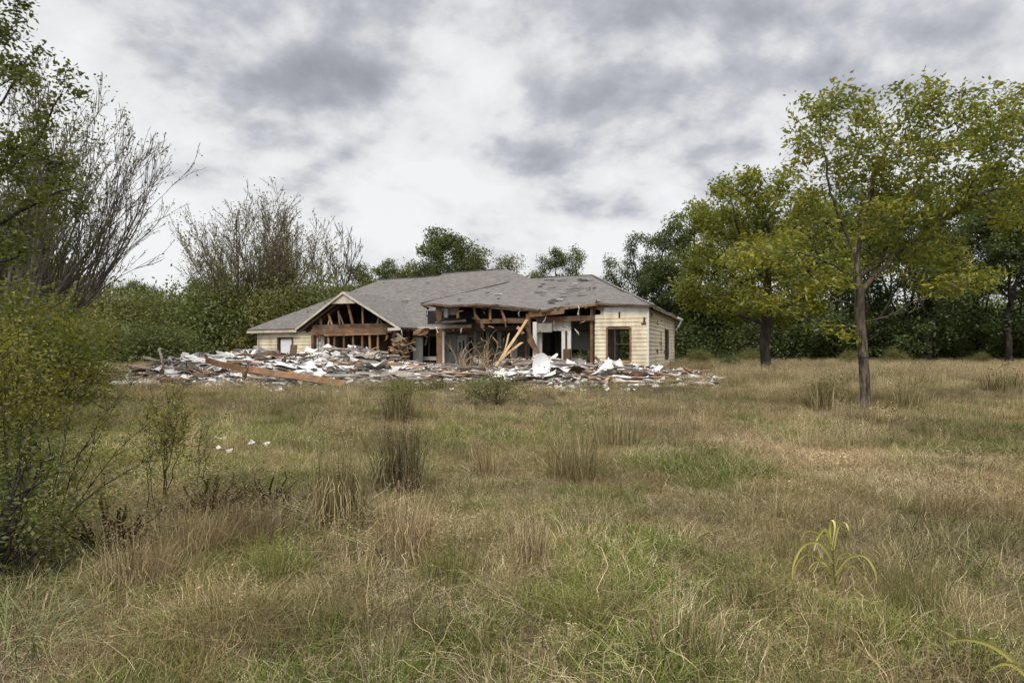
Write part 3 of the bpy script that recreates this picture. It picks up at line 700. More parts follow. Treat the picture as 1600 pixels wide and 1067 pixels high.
# ------------------------------------------------------------------ debris pile
PX = [120, 170, 250, 330, 450, 560, 640, 720, 800, 860, 940, 1000, 1060, 1110, 1160]
PH = [0, .04, .50, 1.03, 1.08, 1.0, .70, .30, .40, .66, .54, .36, .25, .09, 0]
def pile_h(x, y):
    q = x/y*F+800
    h = np.interp(q, PX, PH)*(1+.30*np.sin(q*.045+y*.5)+.22*np.sin(q*.021-y*.9+2)+.15*np.sin(q*.11+y*1.7))
    ss = np.where(q > 950, 25.5, 23.0)
    a = np.clip((y-ss)/5.0, 0, 1); b = np.clip((40.5-y)/3, 0, 1)
    prof = a*a*(3-2*a)*b*np.clip(1-.055*(y-29), .45, 1)
    return h*prof + .12*prof*np.sin(x*1.9+y)*np.cos(y*1.3-x*.7)
def build_rubble():
    # low mound of dust and broken bits
    xs = np.linspace(-26, 14, 200); ys = np.linspace(22, 41, 100); X, Y = np.meshgrid(xs, ys)
    H = pile_h(X, Y); Z = gz(X, Y) + H*.8 - .06 + rng.normal(0, .035, X.shape)*(H > .03)
    Z = np.where(H < .03, -.3, Z)
    nx = len(xs); i = (np.arange(len(ys)-1)[:, None]*nx + np.arange(nx-1)[None]).ravel()
    V = [np.c_[X.ravel(), Y.ravel(), Z.ravel()]]; Fs = [np.c_[i, i+1, i+nx+1, i+nx]]
    cols = [np.array([[.11, .085, .065]])*rng.uniform(.5, 1.6, (len(i), 1))]
    nv = len(V[0])
    # crumpled fragments
    N = 16000; gx, gy = 4, 3
    pal = np.array([[.62, .60, .57], [.50, .48, .45], [.74, .72, .70], [.36, .31, .26], [.22, .11, .05], [.38, .20, .09], [.09, .07, .06], [.17, .155, .145], [.44, .38, .27], [.66, .62, .55]])
    pw = np.array([.15, .12, .11, .08, .13, .12, .13, .07, .05, .04]); pw /= pw.sum()
    px = rng.uniform(150, 1125, N); D = 23.2+(rng.random(N)**1.3)*15.5
    x = (px-800)/F*D; h = pile_h(x, D); keep = (h > .05) | (rng.random(N) < .22)
    keep &= ~((px > 950) & (D < 24.6))
    x, D, h, px = x[keep], D[keep], h[keep], px[keep]; n = len(x)
    k = rng.choice(len(pal), n, p=pw); whit = rng.choice([0, 1, 2, 9], n, p=[.32, .28, .24, .16])
    k = np.where((px > 340) & (px < 640) & (rng.random(n) < .42), whit, k); k = np.where((px > 1000) & (rng.random(n) < .3), 5, k); L = rng.uniform(.12, .8, n)*(.55+.5*(h > .2))*np.where((px > 650) & (px < 790), .55, 1); Wd = L*rng.uniform(.15, .55, n)
    woody = np.isin(k, [4, 5, 6, 8]); L[woody] *= 1.7; Wd[woody] *= .32
    az = rng.normal(0, .6, n); tilt = rng.normal(0, .2, n); roll = rng.normal(0, .4, n)
    u = np.c_[np.cos(az)*np.cos(tilt), np.sin(az)*np.cos(tilt), np.sin(tilt)]
    w0 = np.c_[-np.sin(az), np.cos(az), np.zeros(n)]; nn = np.cross(u, w0)
    w = w0*np.cos(roll)[:, None] + nn*np.sin(roll)[:, None]; nn = np.cross(u, w)
    c = np.c_[x, D, gz(x, D)+h*.8+rng.uniform(-.02, .16, n)*np.clip(h*2, .15, 1)]
    s = np.linspace(-.5, .5, gx); t = np.linspace(-.5, .5, gy); S, T = np.meshgrid(s, t); S = S.ravel(); T = T.ravel(); m = len(S)
    S2 = S[None]+rng.uniform(-.12, .12, (n, m)); T2 = T[None]+rng.uniform(-.15, .15, (n, m))
    Nz = rng.normal(0, .16, (n, m))*np.where(woody, .1, 1)[:, None]
    V1 = c[:, None]+u[:, None]*(S2*L[:, None])[..., None]+w[:, None]*(T2*Wd[:, None])[..., None]+nn[:, None]*(Nz*Wd[:, None])[..., None]
    j = (np.arange(gy-1)[:, None]*gx+np.arange(gx-1)[None]).ravel(); fq = np.c_[j, j+1, j+gx+1, j+gx]
    F1 = (fq[None]+(np.arange(n)*m)[:, None, None]+nv).reshape(-1, 4)
    cc = pal[k]*rng.uniform(.7, 1.15, (n, 1)); cc = np.repeat(cc, len(fq), 0)
    V.append(V1.reshape(-1, 3)); Fs.append(F1); cols.append(cc)
    me = mesh_np('rubble', np.concatenate(V), np.concatenate(Fs), {'col': np.clip(np.concatenate(cols), 0, 1)}, [M['rubble']])
    o = link('rubble', me)
    tag(o, 'low heap of broken plaster, splinters and torn insulation spread before the house', 'rubble', kind='stuff')
build_rubble()

def plank_mesh(name, L, w, h, mat, seg=5, warp=.02):
    mb = MB(); mb.beam((-L/2, 0, 0), (L/2, 0, 0), w, h, seg=seg, warp=warp, jag=.12)
    me = mesh_np(name, mb.v, mb.f, mats=[mat]); me.uv_layers.new(name='UVMap').data.foreach_set('uv', np.array(mb.uv, np.float32).ravel()); return me
def sheet_mesh(name, L, w, mat, matb, nx=7, ny=5, amp=.08, th=.015):
    mb = MB(); G = []; ph = random.uniform(0, 9)
    for j in range(ny+1):
        row = []
        for i in range(nx+1):
            s, t = i/nx-.5, j/ny-.5
            e = .12 if (i in (0, nx) or j in (0, ny)) else 0
            row.append(Vector((s*L+random.uniform(-e, e)*L*.4, t*w+random.uniform(-e, e)*w*.5, amp*math.sin(s*5+ph)*math.cos(t*3+ph)+random.uniform(-amp, amp)*.35)))
        G.append(row)
    for j in range(ny):
        for i in range(nx):
            q = (G[j][i], G[j][i+1], G[j+1][i+1], G[j+1][i]); mb.quad(*q, m=0); mb.quad(*[p-Vector((0, 0, th)) for p in reversed(q)], m=1)
    return mesh_np(name, mb.v, mb.f, mats=[mat, matb], midx=mb.m)

def pile_pt(px, D, up=0):
    x = (px-800)/F*D; return Vector((x, D, float(gz(x, D)+pile_h(x, D)*.8)+up))
def build_debris_items():
    pm = [plank_mesh('plank', L, w, h, M[m]) for L, w, h, m in ((2.4, .14, .04, 'lumber'), (1.7, .18, .03, 'lumber_dark'), (3.0, .10, .05, 'lumber'), (1.3, .12, .03, 'lumber_pale'), (2.0, .2, .03, 'grey_wood'), (2.6, .09, .04, 'grey_wood'), (1.1, .09, .05, 'lumber'))]
    base = {}
    lab = {0: 'long rust brown plank lying in the debris before the house', 1: 'short dark board half buried in the debris before the house', 2: 'long narrow orange brown stud lying in the debris heap', 3: 'short pale splintered plank on the debris before the house',
           4: 'wide grey weathered board on the debris heap', 5: 'long thin grey batten lying on the debris heap', 6: 'short thin brown stick of lumber on the debris heap'}
    for k in range(230):
        px = random.uniform(190, 1085); D = random.uniform(24.5, 36)
        if px > 950: D = random.uniform(26, 33)
        i = random.choice([0, 1, 1, 2, 3, 4, 4, 5, 5, 6]); p = pile_pt(px, D, random.uniform(.02, .2)*(.3 if px > 1000 else 1))
        o = link('plank', pm[i], loc=p); o.rotation_euler = (random.gauss(0, .5), random.gauss(0, .08), random.gauss(0, .5))
        tag(o, lab[i], 'plank', 'planks scattered in the debris')
    sm = [sheet_mesh('plaster_sheet', L, w, M['plaster_white'], M['drywall'], amp=a) for L, w, a in ((1.5, .8, .10), (1.0, .7, .07), (2.0, .7, .14), (.8, .5, .06))]
    sl = ['wide buckled white plaster sheet on the debris heap', 'medium white plaster sheet tilted on the debris heap', 'long rippled white sheet draped on the debris heap', 'small broken white plaster piece on the debris heap']
    for k in range(95):
        px = random.choice([random.uniform(270, 640), random.uniform(270, 640), random.uniform(790, 1060)]); D = random.uniform(24.8, 35)
        if px > 950: D = random.uniform(26.3, 32)
        i = random.randrange(4); p = pile_pt(px, D, random.uniform(.05, .2)*(.4 if px > 1000 else 1))
        o = link('plaster_sheet', sm[i], loc=p); o.rotation_euler = (random.gauss(.15, .35), random.gauss(0, .25), random.gauss(0, .8)); s = random.uniform(.5, .9); o.scale = (s, s, s)
        tag(o, sl[i], 'plaster sheet', 'plaster sheets on the debris')
    def bm(name, a, b, w, h, mat, label, cat='beam', warp=.015, jag=.08, up=(0, 0, 1)):
        mb = MB(); mb.beam(a, b, w, h, seg=8, warp=warp, jag=jag, up=up)
        c = (Vector(a)+Vector(b))/2; o = mb.build(name, mat, origin=c); o.location = c; tag(o, label, cat); return o
    bm('fallen_timber', W(386, 577, 24.6), W(541, 600, 23.2), .05, .24, M['lumber'], 'long orange brown beam sloping across the front of the heap left of the gable', up=(0, .55, 1), jag=.15)
    bm('fallen_timber', W(384, 581, 24.7), W(520, 602, 23.5), .12, .05, M['lumber_dark'], 'dark strip added as the shaded underside of the long orange brown beam', 'plank', jag=.2)  # strip added; its dark colour stands in for shade under the beam
    bm('fallen_timber', W(322, 563, 25.8), W(385, 578, 24.8), .05, .22, M['lumber'], 'rust brown beam resting on the short upright post at the left of the heap')
    bm('timber_post', W(383, 578, 24.6), W(381, 600, 24.6), .14, .1, M['lumber'], 'short upright wooden post holding up the long orange beam', 'post')
    bm('fallen_timber', W(400, 562, 27.5), W(468, 553, 28.2), .3, .08, M['lumber_dark'], 'thick dark beam lying below the small left window')
    bm('fallen_timber', W(372, 560, 27.8), W(440, 552, 28.8), .18, .05, M['lumber'], 'brown beam crossing the top of the heap by the left corner of the house')
    bm('fallen_timber', W(640, 577, 33), W(758, 580, 31.5), .3, .3, M['lumber_dark'], 'dark horizontal sill timber lying before the brown porch post')
    bm('fallen_timber', W(668, 600, 25.6), W(716, 583, 29), .14, .14, M['lumber'], 'rusty plank rising from the grass in the middle of the heap', 'plank')
    bm('fallen_timber', W(982, 579, 33), W(1100, 598, 27.6), .14, .16, M['lumber_pale'], 'long tan beam stretching right from the foot of the wing wall')
    bm('fallen_timber', W(905, 577, 33), W(985, 583, 31), .2, .18, M['lumber'], 'rust brown beam lying below the wing window')
    bm('fallen_timber', W(1000, 592, 29.5), W(1112, 604, 26.6), .12, .16, M['lumber_dark'], 'dark brown timber at the right tip of the debris')
    bm('fallen_timber', W(1030, 589, 30), W(1102, 596, 28), .3, .06, M['lumber'], 'flat brown board at the right end of the debris')
    bm('timber_board', W(1085, 602, 26.8), W(1126, 606, 26.2), .12, .04, M['white'], 'thin white strip poking out past the right tip of the debris', 'board')
    bm('timber_board', W(930, 557, 35), W(948, 580, 31.5), .12, .08, M['lumber_dark'], 'dark splintered board leaning on the wing wall left of the window', 'board')
    bm('timber_board', W(962, 567, 36), W(986, 577, 34), .07, .05, M['lumber_pale'], 'thin pale stick leaning under the wing window', 'board')
    bm('broken_stake', W(249, 544, 28), W(256, 577, 27), .09, .05, M['grey_wood'], 'bent pale stake standing up at the left end of the debris', 'stake', warp=.05)
    bm('timber_post', W(253, 577, 26), W(252, 598, 26), .12, .12, M['lumber_dark'], 'dark charred post stub at the left end of the heap', 'post')
    bm('timber_board', W(345, 552, 28), W(366, 557, 28), .16, .1, M['white'], 'white painted board end on the crest of the heap', 'board')
    bm('timber_board', W(392, 557, 28.5), W(400, 547, 29), .14, .12, M['plaster_white'], 'small white block propped upright on the heap crest', 'board')
    bm('timber_post', W(458, 556, 30), W(459, 541, 30.5), .28, .16, M['lumber_dark'], 'short dark post standing right of the small left window', 'post')
    bm('timber_board', W(800, 571, 33.5), W(805, 562, 33.5), .1, .08, M['lumber_pale'], 'stubby pale splinter standing before the porch opening', 'board')
    bm('timber_board', W(812, 571, 33.5), W(818, 561, 33.5), .12, .05, M['white'], 'small white splinter standing left of the white dish', 'board')
    # fan of pale battens at the left
    t = []
    for k in range(12):
        a = W(270+k*6+random.uniform(-3, 3), 592+random.uniform(-4, 3), 25.4+random.uniform(-.3, .6)); b = W(310+k*5+random.uniform(-4, 6), 573+random.uniform(-3, 3), 26.4)
        o = bm('batten', a, b, .07, .04, M['plaster_white'] if k % 3 else M['grey_wood'], 'pale stripped batten fanned out with others at the left of the heap', 'batten', warp=.03); o['group'] = 'fan of pale battens'
    # big sheets
    def sh(px, py, D, L, w, rot, label, mat='plaster_white', amp=.06, nx=7):
        me = sheet_mesh('plaster_sheet', L, w, M[mat], M['drywall'], amp=amp, nx=nx); o = link('plaster_sheet', me, loc=W(px, py, D)); o.rotation_euler = rot
        tag(o, label, 'plaster sheet'); return o
    sh(822, 594, 26.3, 1.5, .95, (R(42), R(-8), R(10)), 'large white rounded sheet leaning in front of the white dish')
    sh(818, 580, 28.5, 1.7, .8, (R(30), R(-20), R(15)), 'white sheet sloping down to the left behind the dish')
    sh(885, 582, 28, 2.2, .8, (R(40), R(14), R(-12)), 'long white wedge shaped sheet right of the white dish')
    sh(874, 588, 27.2, 1.0, .8, (R(42), 0, 0), 'small white sheet tucked beside the right of the dish')
    sh(965, 583, 30, 1.6, 1.0, (R(38), R(22), R(-15)), 'white panel tilted down to the right below the wing window')
    sh(985, 606, 25.4, 2.1, .5, (R(30), 0, R(4)), 'crumpled white membrane along the front edge of the right debris', amp=.09)
    sh(1035, 605, 25.8, 1.9, .45, (R(30), 0, R(-4)), 'crumpled white membrane lying right of its neighbour at the grass edge', amp=.09)
    sh(1065, 589, 29.5, 1.6, .35, (R(20), 0, R(8)), 'curled white strip on top of the right debris tail', amp=.12)
    sh(510, 582, 27, 1.9, 1.0, (R(38), 0, R(5)), 'big crumpled white sheet in the middle of the left heap', amp=.16)
    sh(430, 576, 27.2, 1.6, .8, (R(32), R(-10), R(15)), 'white crumpled sheet left of the middle of the heap', amp=.16)
    sh(299, 568, 27, 1.2, .8, (R(50), R(10), R(-10)), 'peaked white sheet at the left end of the heap', amp=.08)
    sh(590, 585, 26.5, 1.8, .8, (R(30), 0, R(-8)), 'ragged white sheet on the heap below the bent sheathing', amp=.15)
    sh(210, 597, 25, 1.6, .4, (R(15), 0, R(20)), 'grey white sheet lying beyond the left end of the heap', amp=.05)
    sh(180, 607, 23.4, 1.0, .3, (R(10), 0, R(10)), 'small pale scrap at the far left of the debris', amp=.04)
    sh(430, 607, 23.8, 2.6, .5, (R(18), 0, R(8)), 'long crumpled pale sheet at the grass edge below the orange beam', amp=.08)
    # bigger wall and roof pieces heaped up
    rd = random.Random(77)
    for k in range(30):
        left = k < 18; px = rd.uniform(265, 640) if left else rd.choice([rd.uniform(790, 822), rd.uniform(872, 1010)]); D = rd.uniform(25, 31); p = pile_pt(px, D, rd.uniform(.02, .14)); L = rd.uniform(.9, 2.0)
        me = sheet_mesh('plasterboard_piece', L, L*rd.uniform(.3, .6), M[rd.choice(['plaster_white', 'drywall', 'plaster_white', 'grey_wood'])], M['lumber_dark'], amp=rd.uniform(.03, .12), th=.05)
        o = link('plasterboard_piece', me, loc=p); o.rotation_euler = (rd.gauss(.35, .25), rd.gauss(0, .22), rd.gauss(0, .5)); tag(o, 'large dusty piece of plasterboard tilted on the left heap' if left else 'large dusty piece of plasterboard tilted on the right heap', 'plasterboard', 'plasterboard pieces on the left heap' if left else 'plasterboard pieces on the right heap')
    for k in range(34):
        px = rd.uniform(250, 660); D = rd.uniform(24.3, 30); p = pile_pt(px, D, rd.uniform(.04, .18)); L = rd.uniform(1.6, 3.6); mb = MB(); mb.beam((-L/2, 0, 0), (L/2, 0, 0), rd.uniform(.08, .2), .03, seg=6, warp=.02, jag=.2)
        o = mb.build('long_board', M[rd.choice(['lumber', 'lumber_dark', 'grey_wood', 'white', 'lumber', 'grey_wood'])]); o.location = p; o.rotation_euler = (rd.gauss(.3, .4), rd.gauss(0, .09), rd.gauss(-.15, .4)); tag(o, 'long thin splintered board lying across the left heap', 'board', 'long boards on the left heap')
    # pale scraps out in the grass
    for (px, py, L, label) in ((343, 694, .24, 'small white scrap lying in the grass, leftmost of three'), (405, 702, .30, 'narrow white scrap lying in the grass, rightmost of three'), (350, 714, .26, 'thin pale scrap in the grass just below the leftmost scrap')):
        D = CAM_H*F/(py-HOR); p = P(px, D); me = sheet_mesh('white_scrap', L*.9, L*.3, M['drywall'], M['drywall'], 6, 3, .03, .008)
        o = link('white_scrap', me, loc=p+Vector((0, 0, .09))); o.rotation_euler = (R(12), R(8), random.uniform(-.3, .3)); tag(o, label, 'scrap')
    # satellite-like white dish standing on its rim
    mb = MB(); nr, na = 7, 28; Rr = .44
    for side in (0, 1):
        for i in range(nr):
            for j in range(na):
                q = []
                for (ii, jj) in ((i, j), (i, j+1), (i+1, j+1), (i+1, j)):
                    r = Rr*ii/nr; a = 2*math.pi*jj/na; d = .17*(1-(ii/nr)**2)
                    q.append(Vector((r*math.cos(a)*.78, d+side*.02, r*math.sin(a)*1.2)))
                if side == 0: mb.quad(*q)
                else: mb.quad(*reversed(q))
    for j in range(na):
        q = []
        for jj, s in ((j, 0), (j+1, 0), (j+1, 1), (j, 1)):
            a = 2*math.pi*jj/na; q.append(Vector((Rr*math.cos(a)*.78, s*.02, Rr*math.sin(a)*1.2)))
        mb.quad(*q)
    dm = mesh_np('dish', mb.v, mb.f, mats=[M['dish']], smooth=True)
    c = W(846, 573, 25.6); root = empty('satellite_dish', c-Vector((0, 0, .45)), 'white oval dish standing on its rim among the debris', 'dish')
    o = link('dish', dm, root, (0, 0, .45)); o.rotation_euler = (R(-8), R(4), R(8))
    mb = MB(); mb.beam((.12, .16, .45), (.25, .45, -.1), .05, .05); mb.beam((-.1, .16, .5), (.2, .4, 0), .03, .03)
    o = mb.build('bracket', M['dark'], root)
build_debris_items()

# ------------------------------------------------------------------ plants: generators
def tubes(P0, P1, r0, r1, sides=5):
    P0, P1 = np.asarray(P0, float), np.asarray(P1, float); n = len(P0); d = P1-P0; L = np.linalg.norm(d, axis=1, keepdims=True)+1e-9; d = d/L
    P1 = P1 + d*(np.asarray(r1)[:, None]*.35)
    ref = np.where(np.abs(d[:, 2:3]) > .9, np.array([[1, 0, 0.]]), np.array([[0, 0, 1.]])); a = np.cross(d, ref); a /= np.linalg.norm(a, axis=1, keepdims=True)+1e-9; b = np.cross(d, a)
    th = np.arange(sides)*2*np.pi/sides; cs = np.cos(th)[None, :, None]; sn = np.sin(th)[None, :, None]
    ring = a[:, None]*cs+b[:, None]*sn
    V0 = P0[:, None]+ring*np.asarray(r0)[:, None, None]; V1 = P1[:, None]+ring*np.asarray(r1)[:, None, None]
    V = np.concatenate([V0, V1], 1).reshape(-1, 3)
    j = np.arange(sides); f = np.c_[j, (j+1) % sides, (j+1) % sides+sides, j+sides]
    Fc = (f[None]+(np.arange(n)*2*sides)[:, None, None]).reshape(-1, 4)
    return V, Fc
def leaves(cen, size, asp=.5, rnd=None, up=.35, droop=0, seed=0, rs=.35):
    r = np.random.default_rng(seed); n = len(cen)
    d = r.normal(0, 1, (n, 3)); d[:, 2] = d[:, 2]*.6-droop; d /= np.linalg.norm(d, axis=1, keepdims=True)
    nn = r.normal(0, 1, (n, 3)); nn[:, 2] += up*3; w = np.cross(d, nn); w /= np.linalg.norm(w, axis=1, keepdims=True)+1e-9; nr = np.cross(w, d)
    l = size*r.uniform(1-rs, 1+rs, n)[:, None]; wd = l*asp
    V = np.stack([cen, cen+d*l*.45+w*wd*.5-nr*l*.05, cen+d*l+nr*l*.03, cen+d*l*.45-w*wd*.5-nr*l*.05], 1).reshape(-1, 3)
    Fc = np.arange(n*4).reshape(-1, 4)
    if rnd is None: rnd = r.random(n)
    return V, Fc, rnd

def colonize(A, trunk, step, infl, kill, iters=120, seed=0, grav=0.0, limbs=()):
    r = np.random.default_rng(seed)
    nodes = [np.array(t, float) for t in trunk]; par = [-1]+list(range(len(trunk)-1))
    for (i0, pts) in limbs:
        pr = i0
        for q in pts:
            a = nodes[pr]; q = np.array(q, float); k = max(1, int(np.linalg.norm(q-a)/(step*1.2)))
            for j in range(1, k+1): nodes.append(a+(q-a)*j/k+(r.normal(0, step*.10, 3) if j < k else 0)); par.append(pr); pr = len(nodes)-1
    A = np.array(A, float); X = np.array(nodes)
    d = np.linalg.norm(A[:, None]-X[None], axis=2); ni = d.argmin(1); nd = d.min(1)
    for it in range(iters):
        act = nd < infl
        if it < 12 and not act.any(): act = nd < nd.min()*1.3
        if not act.any(): break
        idx = ni[act]; v = A[act]-X[idx]; v /= np.linalg.norm(v, axis=1, keepdims=True)+1e-9
        u, inv = np.unique(idx, return_inverse=True); s = np.zeros((len(u), 3)); np.add.at(s, inv, v)
        s += r.normal(0, .15, s.shape); s[:, 2] += grav
        s /= np.linalg.norm(s, axis=1, keepdims=True)+1e-9
        newp = X[u]+s*step; b = len(X); X = np.concatenate([X, newp]); par += list(u)
        dn = np.linalg.norm(A[:, None]-newp[None], axis=2); m = dn.min(1); mi = dn.argmin(1)+b
        up = m < nd; nd = np.where(up, m, nd); ni = np.where(up, mi, ni)
        k = nd > kill; A, nd, ni = A[k], nd[k], ni[k]
        if len(A) == 0: break
    return X, np.array(par)
def pipe_radii(par, tip, e=2.2):
    n = len(par); acc = np.zeros(n); ch = np.zeros(n, int)
    for i in range(n-1, 0, -1):
        if ch[i] == 0: acc[i] = tip**e
        acc[par[i]] += acc[i]; ch[par[i]] += 1
    if ch[0] == 0: acc[0] = tip**e
    return np.maximum(acc, tip**e)**(1/e), ch
def blob_points(blobs, n, seed, shell=.5, clump=0):
    r = np.random.default_rng(seed); vol = np.array([b[3]*b[4]*b[5] for b in blobs]); cnt = np.maximum(4, (vol/vol.sum()*n).astype(int)); out = []
    for b, c in zip(blobs, cnt):
        v = r.normal(0, 1, (c, 3)); v /= np.linalg.norm(v, axis=1, keepdims=True); rad = r.uniform(0, 1, (c, 1))**(1/3*(1-shell)+.02)
        out.append(np.array(b[:3])+v*rad*np.array(b[3:6]))
    return np.concatenate(out)
def make_tree(name, blobs, trunk, trunk_r, n_attr, step, leaf_n, leaf_size, leaf_mat_, bark, seed, tip=.008, spread=.25, asp=.5, infl=None, kill=None, thr=2.2, shell=.45, e=2.3, sides=6, up=.35, e_leaf_drop=0.0, droop=.0, limbs=()):
    A = blob_points(blobs, n_attr, seed, shell); X, par = colonize(A, trunk, step, infl or step*8, kill or step*2.0, seed=seed, limbs=limbs)
    r, ch = pipe_radii(par, tip, e)
    # scale the stem so that the base has the wanted radius
    k = np.clip((r-tip)/(r[0]-tip+1e-9), 0, 1); r = tip + k*(trunk_r-tip)
    nt_ = len(trunk); 
    i = np.arange(1, len(X)); p = par[i]
    big = r[i] > tip*4
    Vs, Fs = [], []; off = 0
    for msk, sd_ in ((big, sides+4), (~big, max(3, sides-2))):
        ii = i[msk]
        if len(ii) == 0: continue
        r0 = r[par[ii]].copy(); jump = r0 > r[ii]*1.6; r0[jump] = r[ii][jump]*1.25
        V, Fc = tubes(X[par[ii]], X[ii], r0, r[ii], sd_); Vs.append(V); Fs.append(Fc+off); off += len(V)
    # root flare
    b0 = np.array(trunk[0], float); fl = [(-.25, 2.1), (.0, 1.65), (.10, 1.35), (.24, 1.12), (.42, .92)]; fs = max(1, trunk_r/.12)
    for (za, ra), (zb, rb) in zip(fl[:-1], fl[1:]):
        V, Fc = tubes([b0+np.array([0, 0, za*fs])], [b0+np.array([0, 0, zb*fs])], [trunk_r*ra], [trunk_r*rb], sides+4); Vs.append(V); Fs.append(Fc+off); off += len(V)
    tm = mesh_np(name+'_trunk', np.concatenate(Vs), np.concatenate(Fs), mats=[bark], smooth=True)
    rg = np.random.default_rng(seed+5)
    tips = np.where(r < tip*thr)[0]; tips = tips[tips >= nt_]
    w = rg.random(len(tips))**2+.08; w *= (rg.random(len(tips)) > e_leaf_drop); w /= w.sum()
    pick = rg.choice(tips, leaf_n, p=w); cv = rg.random(len(X))
    c = X[pick]+np.clip(rg.normal(0, spread, (leaf_n, 3)), -2*spread, 2*spread)*np.array([1, 1, .7])
    rnd = np.clip(cv[pick]*.55+rg.random(leaf_n)*.5-.05, 0, 1)
    V, Fc, rnd = leaves(c, leaf_size, asp, rnd, up, droop, seed+9)
    lm = mesh_np(name+'_crown', V, Fc, {'rnd': rnd}, [leaf_mat_])
    return tm, lm
def place_tree(meshes, loc, rz, sc, label, cat='tree', name='broadleaf_tree', group=None):
    o = empty(name, loc, label, cat, group, rz); o.scale = sc if isinstance(sc, tuple) else (sc, sc, sc)
    link('trunk', meshes[0], o); link('crown', meshes[1], o); return o

def fan_tree(name, n_limb, height, spread, seed, leaf_n, leaf_size, lm_, bark, base_r=.14, fork=.6, levels=3, tip=.012, side_ang=.55, density=1.0, lean=(0, 0), arc=None, seg_n=7, leaf_spread=.1):
    rd = random.Random(seed); P0, P1, R0, R1, LP = [], [], [], [], []
    def limb(p, d, L, r, lev):
        n = max(3, int(seg_n*(.6 if lev else 1)+L*.4)); pts = [p]; q = p.copy(); dd = d.copy()
        for i in range(n):
            dd = (dd+Vector((rd.gauss(0, .09), rd.gauss(0, .09), rd.gauss(.035, .05)))).normalized(); q = q+dd*(L/n); pts.append(q.copy())
            a = r*(1-i/n*.8); b = r*(1-(i+1)/n*.8); P0.append(pts[-2][:]); P1.append(q[:]); R0.append(max(a, tip*.6)); R1.append(max(b, tip*.5))
            if lev >= 1: LP.append(q[:])
            if lev < levels and i > (1 if lev == 0 else 0):
                for c in range(rd.choice([1, 1, 2, 2, 3] if lev == 0 else [0, 1, 1, 2])):
                    if rd.random() > density: continue
                    t = dd.orthogonal().normalized(); t.rotate(Matrix.Rotation(rd.uniform(0, 6.283), 4, dd)); ang = rd.uniform(.3, 1)*side_ang
                    nd_ = (dd*math.cos(ang)+t*math.sin(ang)+Vector((0, 0, .12))).normalized()
                    limb(q, nd_, L*rd.uniform(.28, .5)*(1-.35*i/n), max(tip, b*.5), lev+1)
    for k in range(n_limb):
        a = (arc[0]+(arc[1]-arc[0])*(k+.5)/n_limb) if arc else k/n_limb*6.283+rd.uniform(-.3, .3)
        s = spread*rd.uniform(.25, 1)
        d = Vector((math.cos(a)*math.sin(s)+lean[0], math.sin(a)*math.sin(s)+lean[1], math.cos(s))).normalized()
        base = Vector((rd.uniform(-.15, .15), rd.uniform(-.15, .15), -.1))
        limb(base, d, height*rd.uniform(.80, .97)*(1-.10*s), base_r*rd.uniform(.6, 1), 0)
    V, Fc = tubes(P0, P1, R0, R1, 5); tm = mesh_np(name+'_trunk', V, Fc, mats=[bark], smooth=True)
    rg = np.random.default_rng(seed); LPa = np.array(LP); lo = LPa[:, 2]/LPa[:, 2].max()
    w = np.clip(1.25-lo, .15, 1)*rg.random(len(LPa))**2; w /= w.sum()
    c = LPa[rg.choice(len(LPa), leaf_n, p=w)]+rg.normal(0, leaf_spread, (leaf_n, 3)); V, Fc, rnd = leaves(c, leaf_size, .6, seed=seed)
    return tm, mesh_np(name+'_crown', V, Fc, {'rnd': rnd}, [lm_])

def bush_mesh(name, rx, ry, h, n, size, mat, bark, seed, stems=14, clumps=60, cs=.22):
    rg = np.random.default_rng(seed)
    v = rg.normal(0, 1, (clumps, 3)); v /= np.linalg.norm(v, axis=1, keepdims=True); v[:, 2] = np.abs(v[:, 2])
    rad = rg.uniform(.45, 1.05, (clumps, 1)); cc = v*rad*np.array([rx, ry, h*.9]); cc[:, 2] += .06*h
    sz = rg.uniform(.6, 1.3, clumps)*cs*h; k = rg.integers(0, clumps, n); tone = rg.random(clumps)
    c = cc[k]+rg.normal(0, 1, (n, 3))*sz[k][:, None]*np.array([1, 1, .75]); c[:, 2] = np.abs(c[:, 2])
    V, Fc, rnd = leaves(c, size, .55, np.clip(tone[k]*.6+rg.random(n)*.45, 0, 1), seed=seed)
    lm = mesh_np(name+'_foliage', V, Fc, {'rnd': rnd}, [mat])
    P0, P1, r0, r1 = [], [], [], []
    for s in range(stems):
        t = cc[rg.integers(0, clumps)]*.9; a = np.array([rg.uniform(-.15, .15)*rx, rg.uniform(-.15, .15)*ry, -.05]); prev = a
        for i in range(1, 6):
            q = a+(t-a)*i/5+rg.normal(0, .03*h, 3); P0.append(prev); P1.append(q); r0.append(.02*h*(1.1-i/6)*.6+.004); r1.append(.02*h*(1-i/6)*.6+.004); prev = q
    V, Fc = tubes(P0, P1, r0, r1, 5); return mesh_np(name+'_stems', V, Fc, mats=[bark]), lm
def place_bush(meshes, loc, rz, sc, label, cat='bush', name='leafy_bush', group=None):
    o = empty(name, loc, label, cat, group, rz); o.scale = sc if isinstance(sc, tuple) else (sc, sc, sc)
    link('stems', meshes[0], o); link('foliage', meshes[1], o); return o

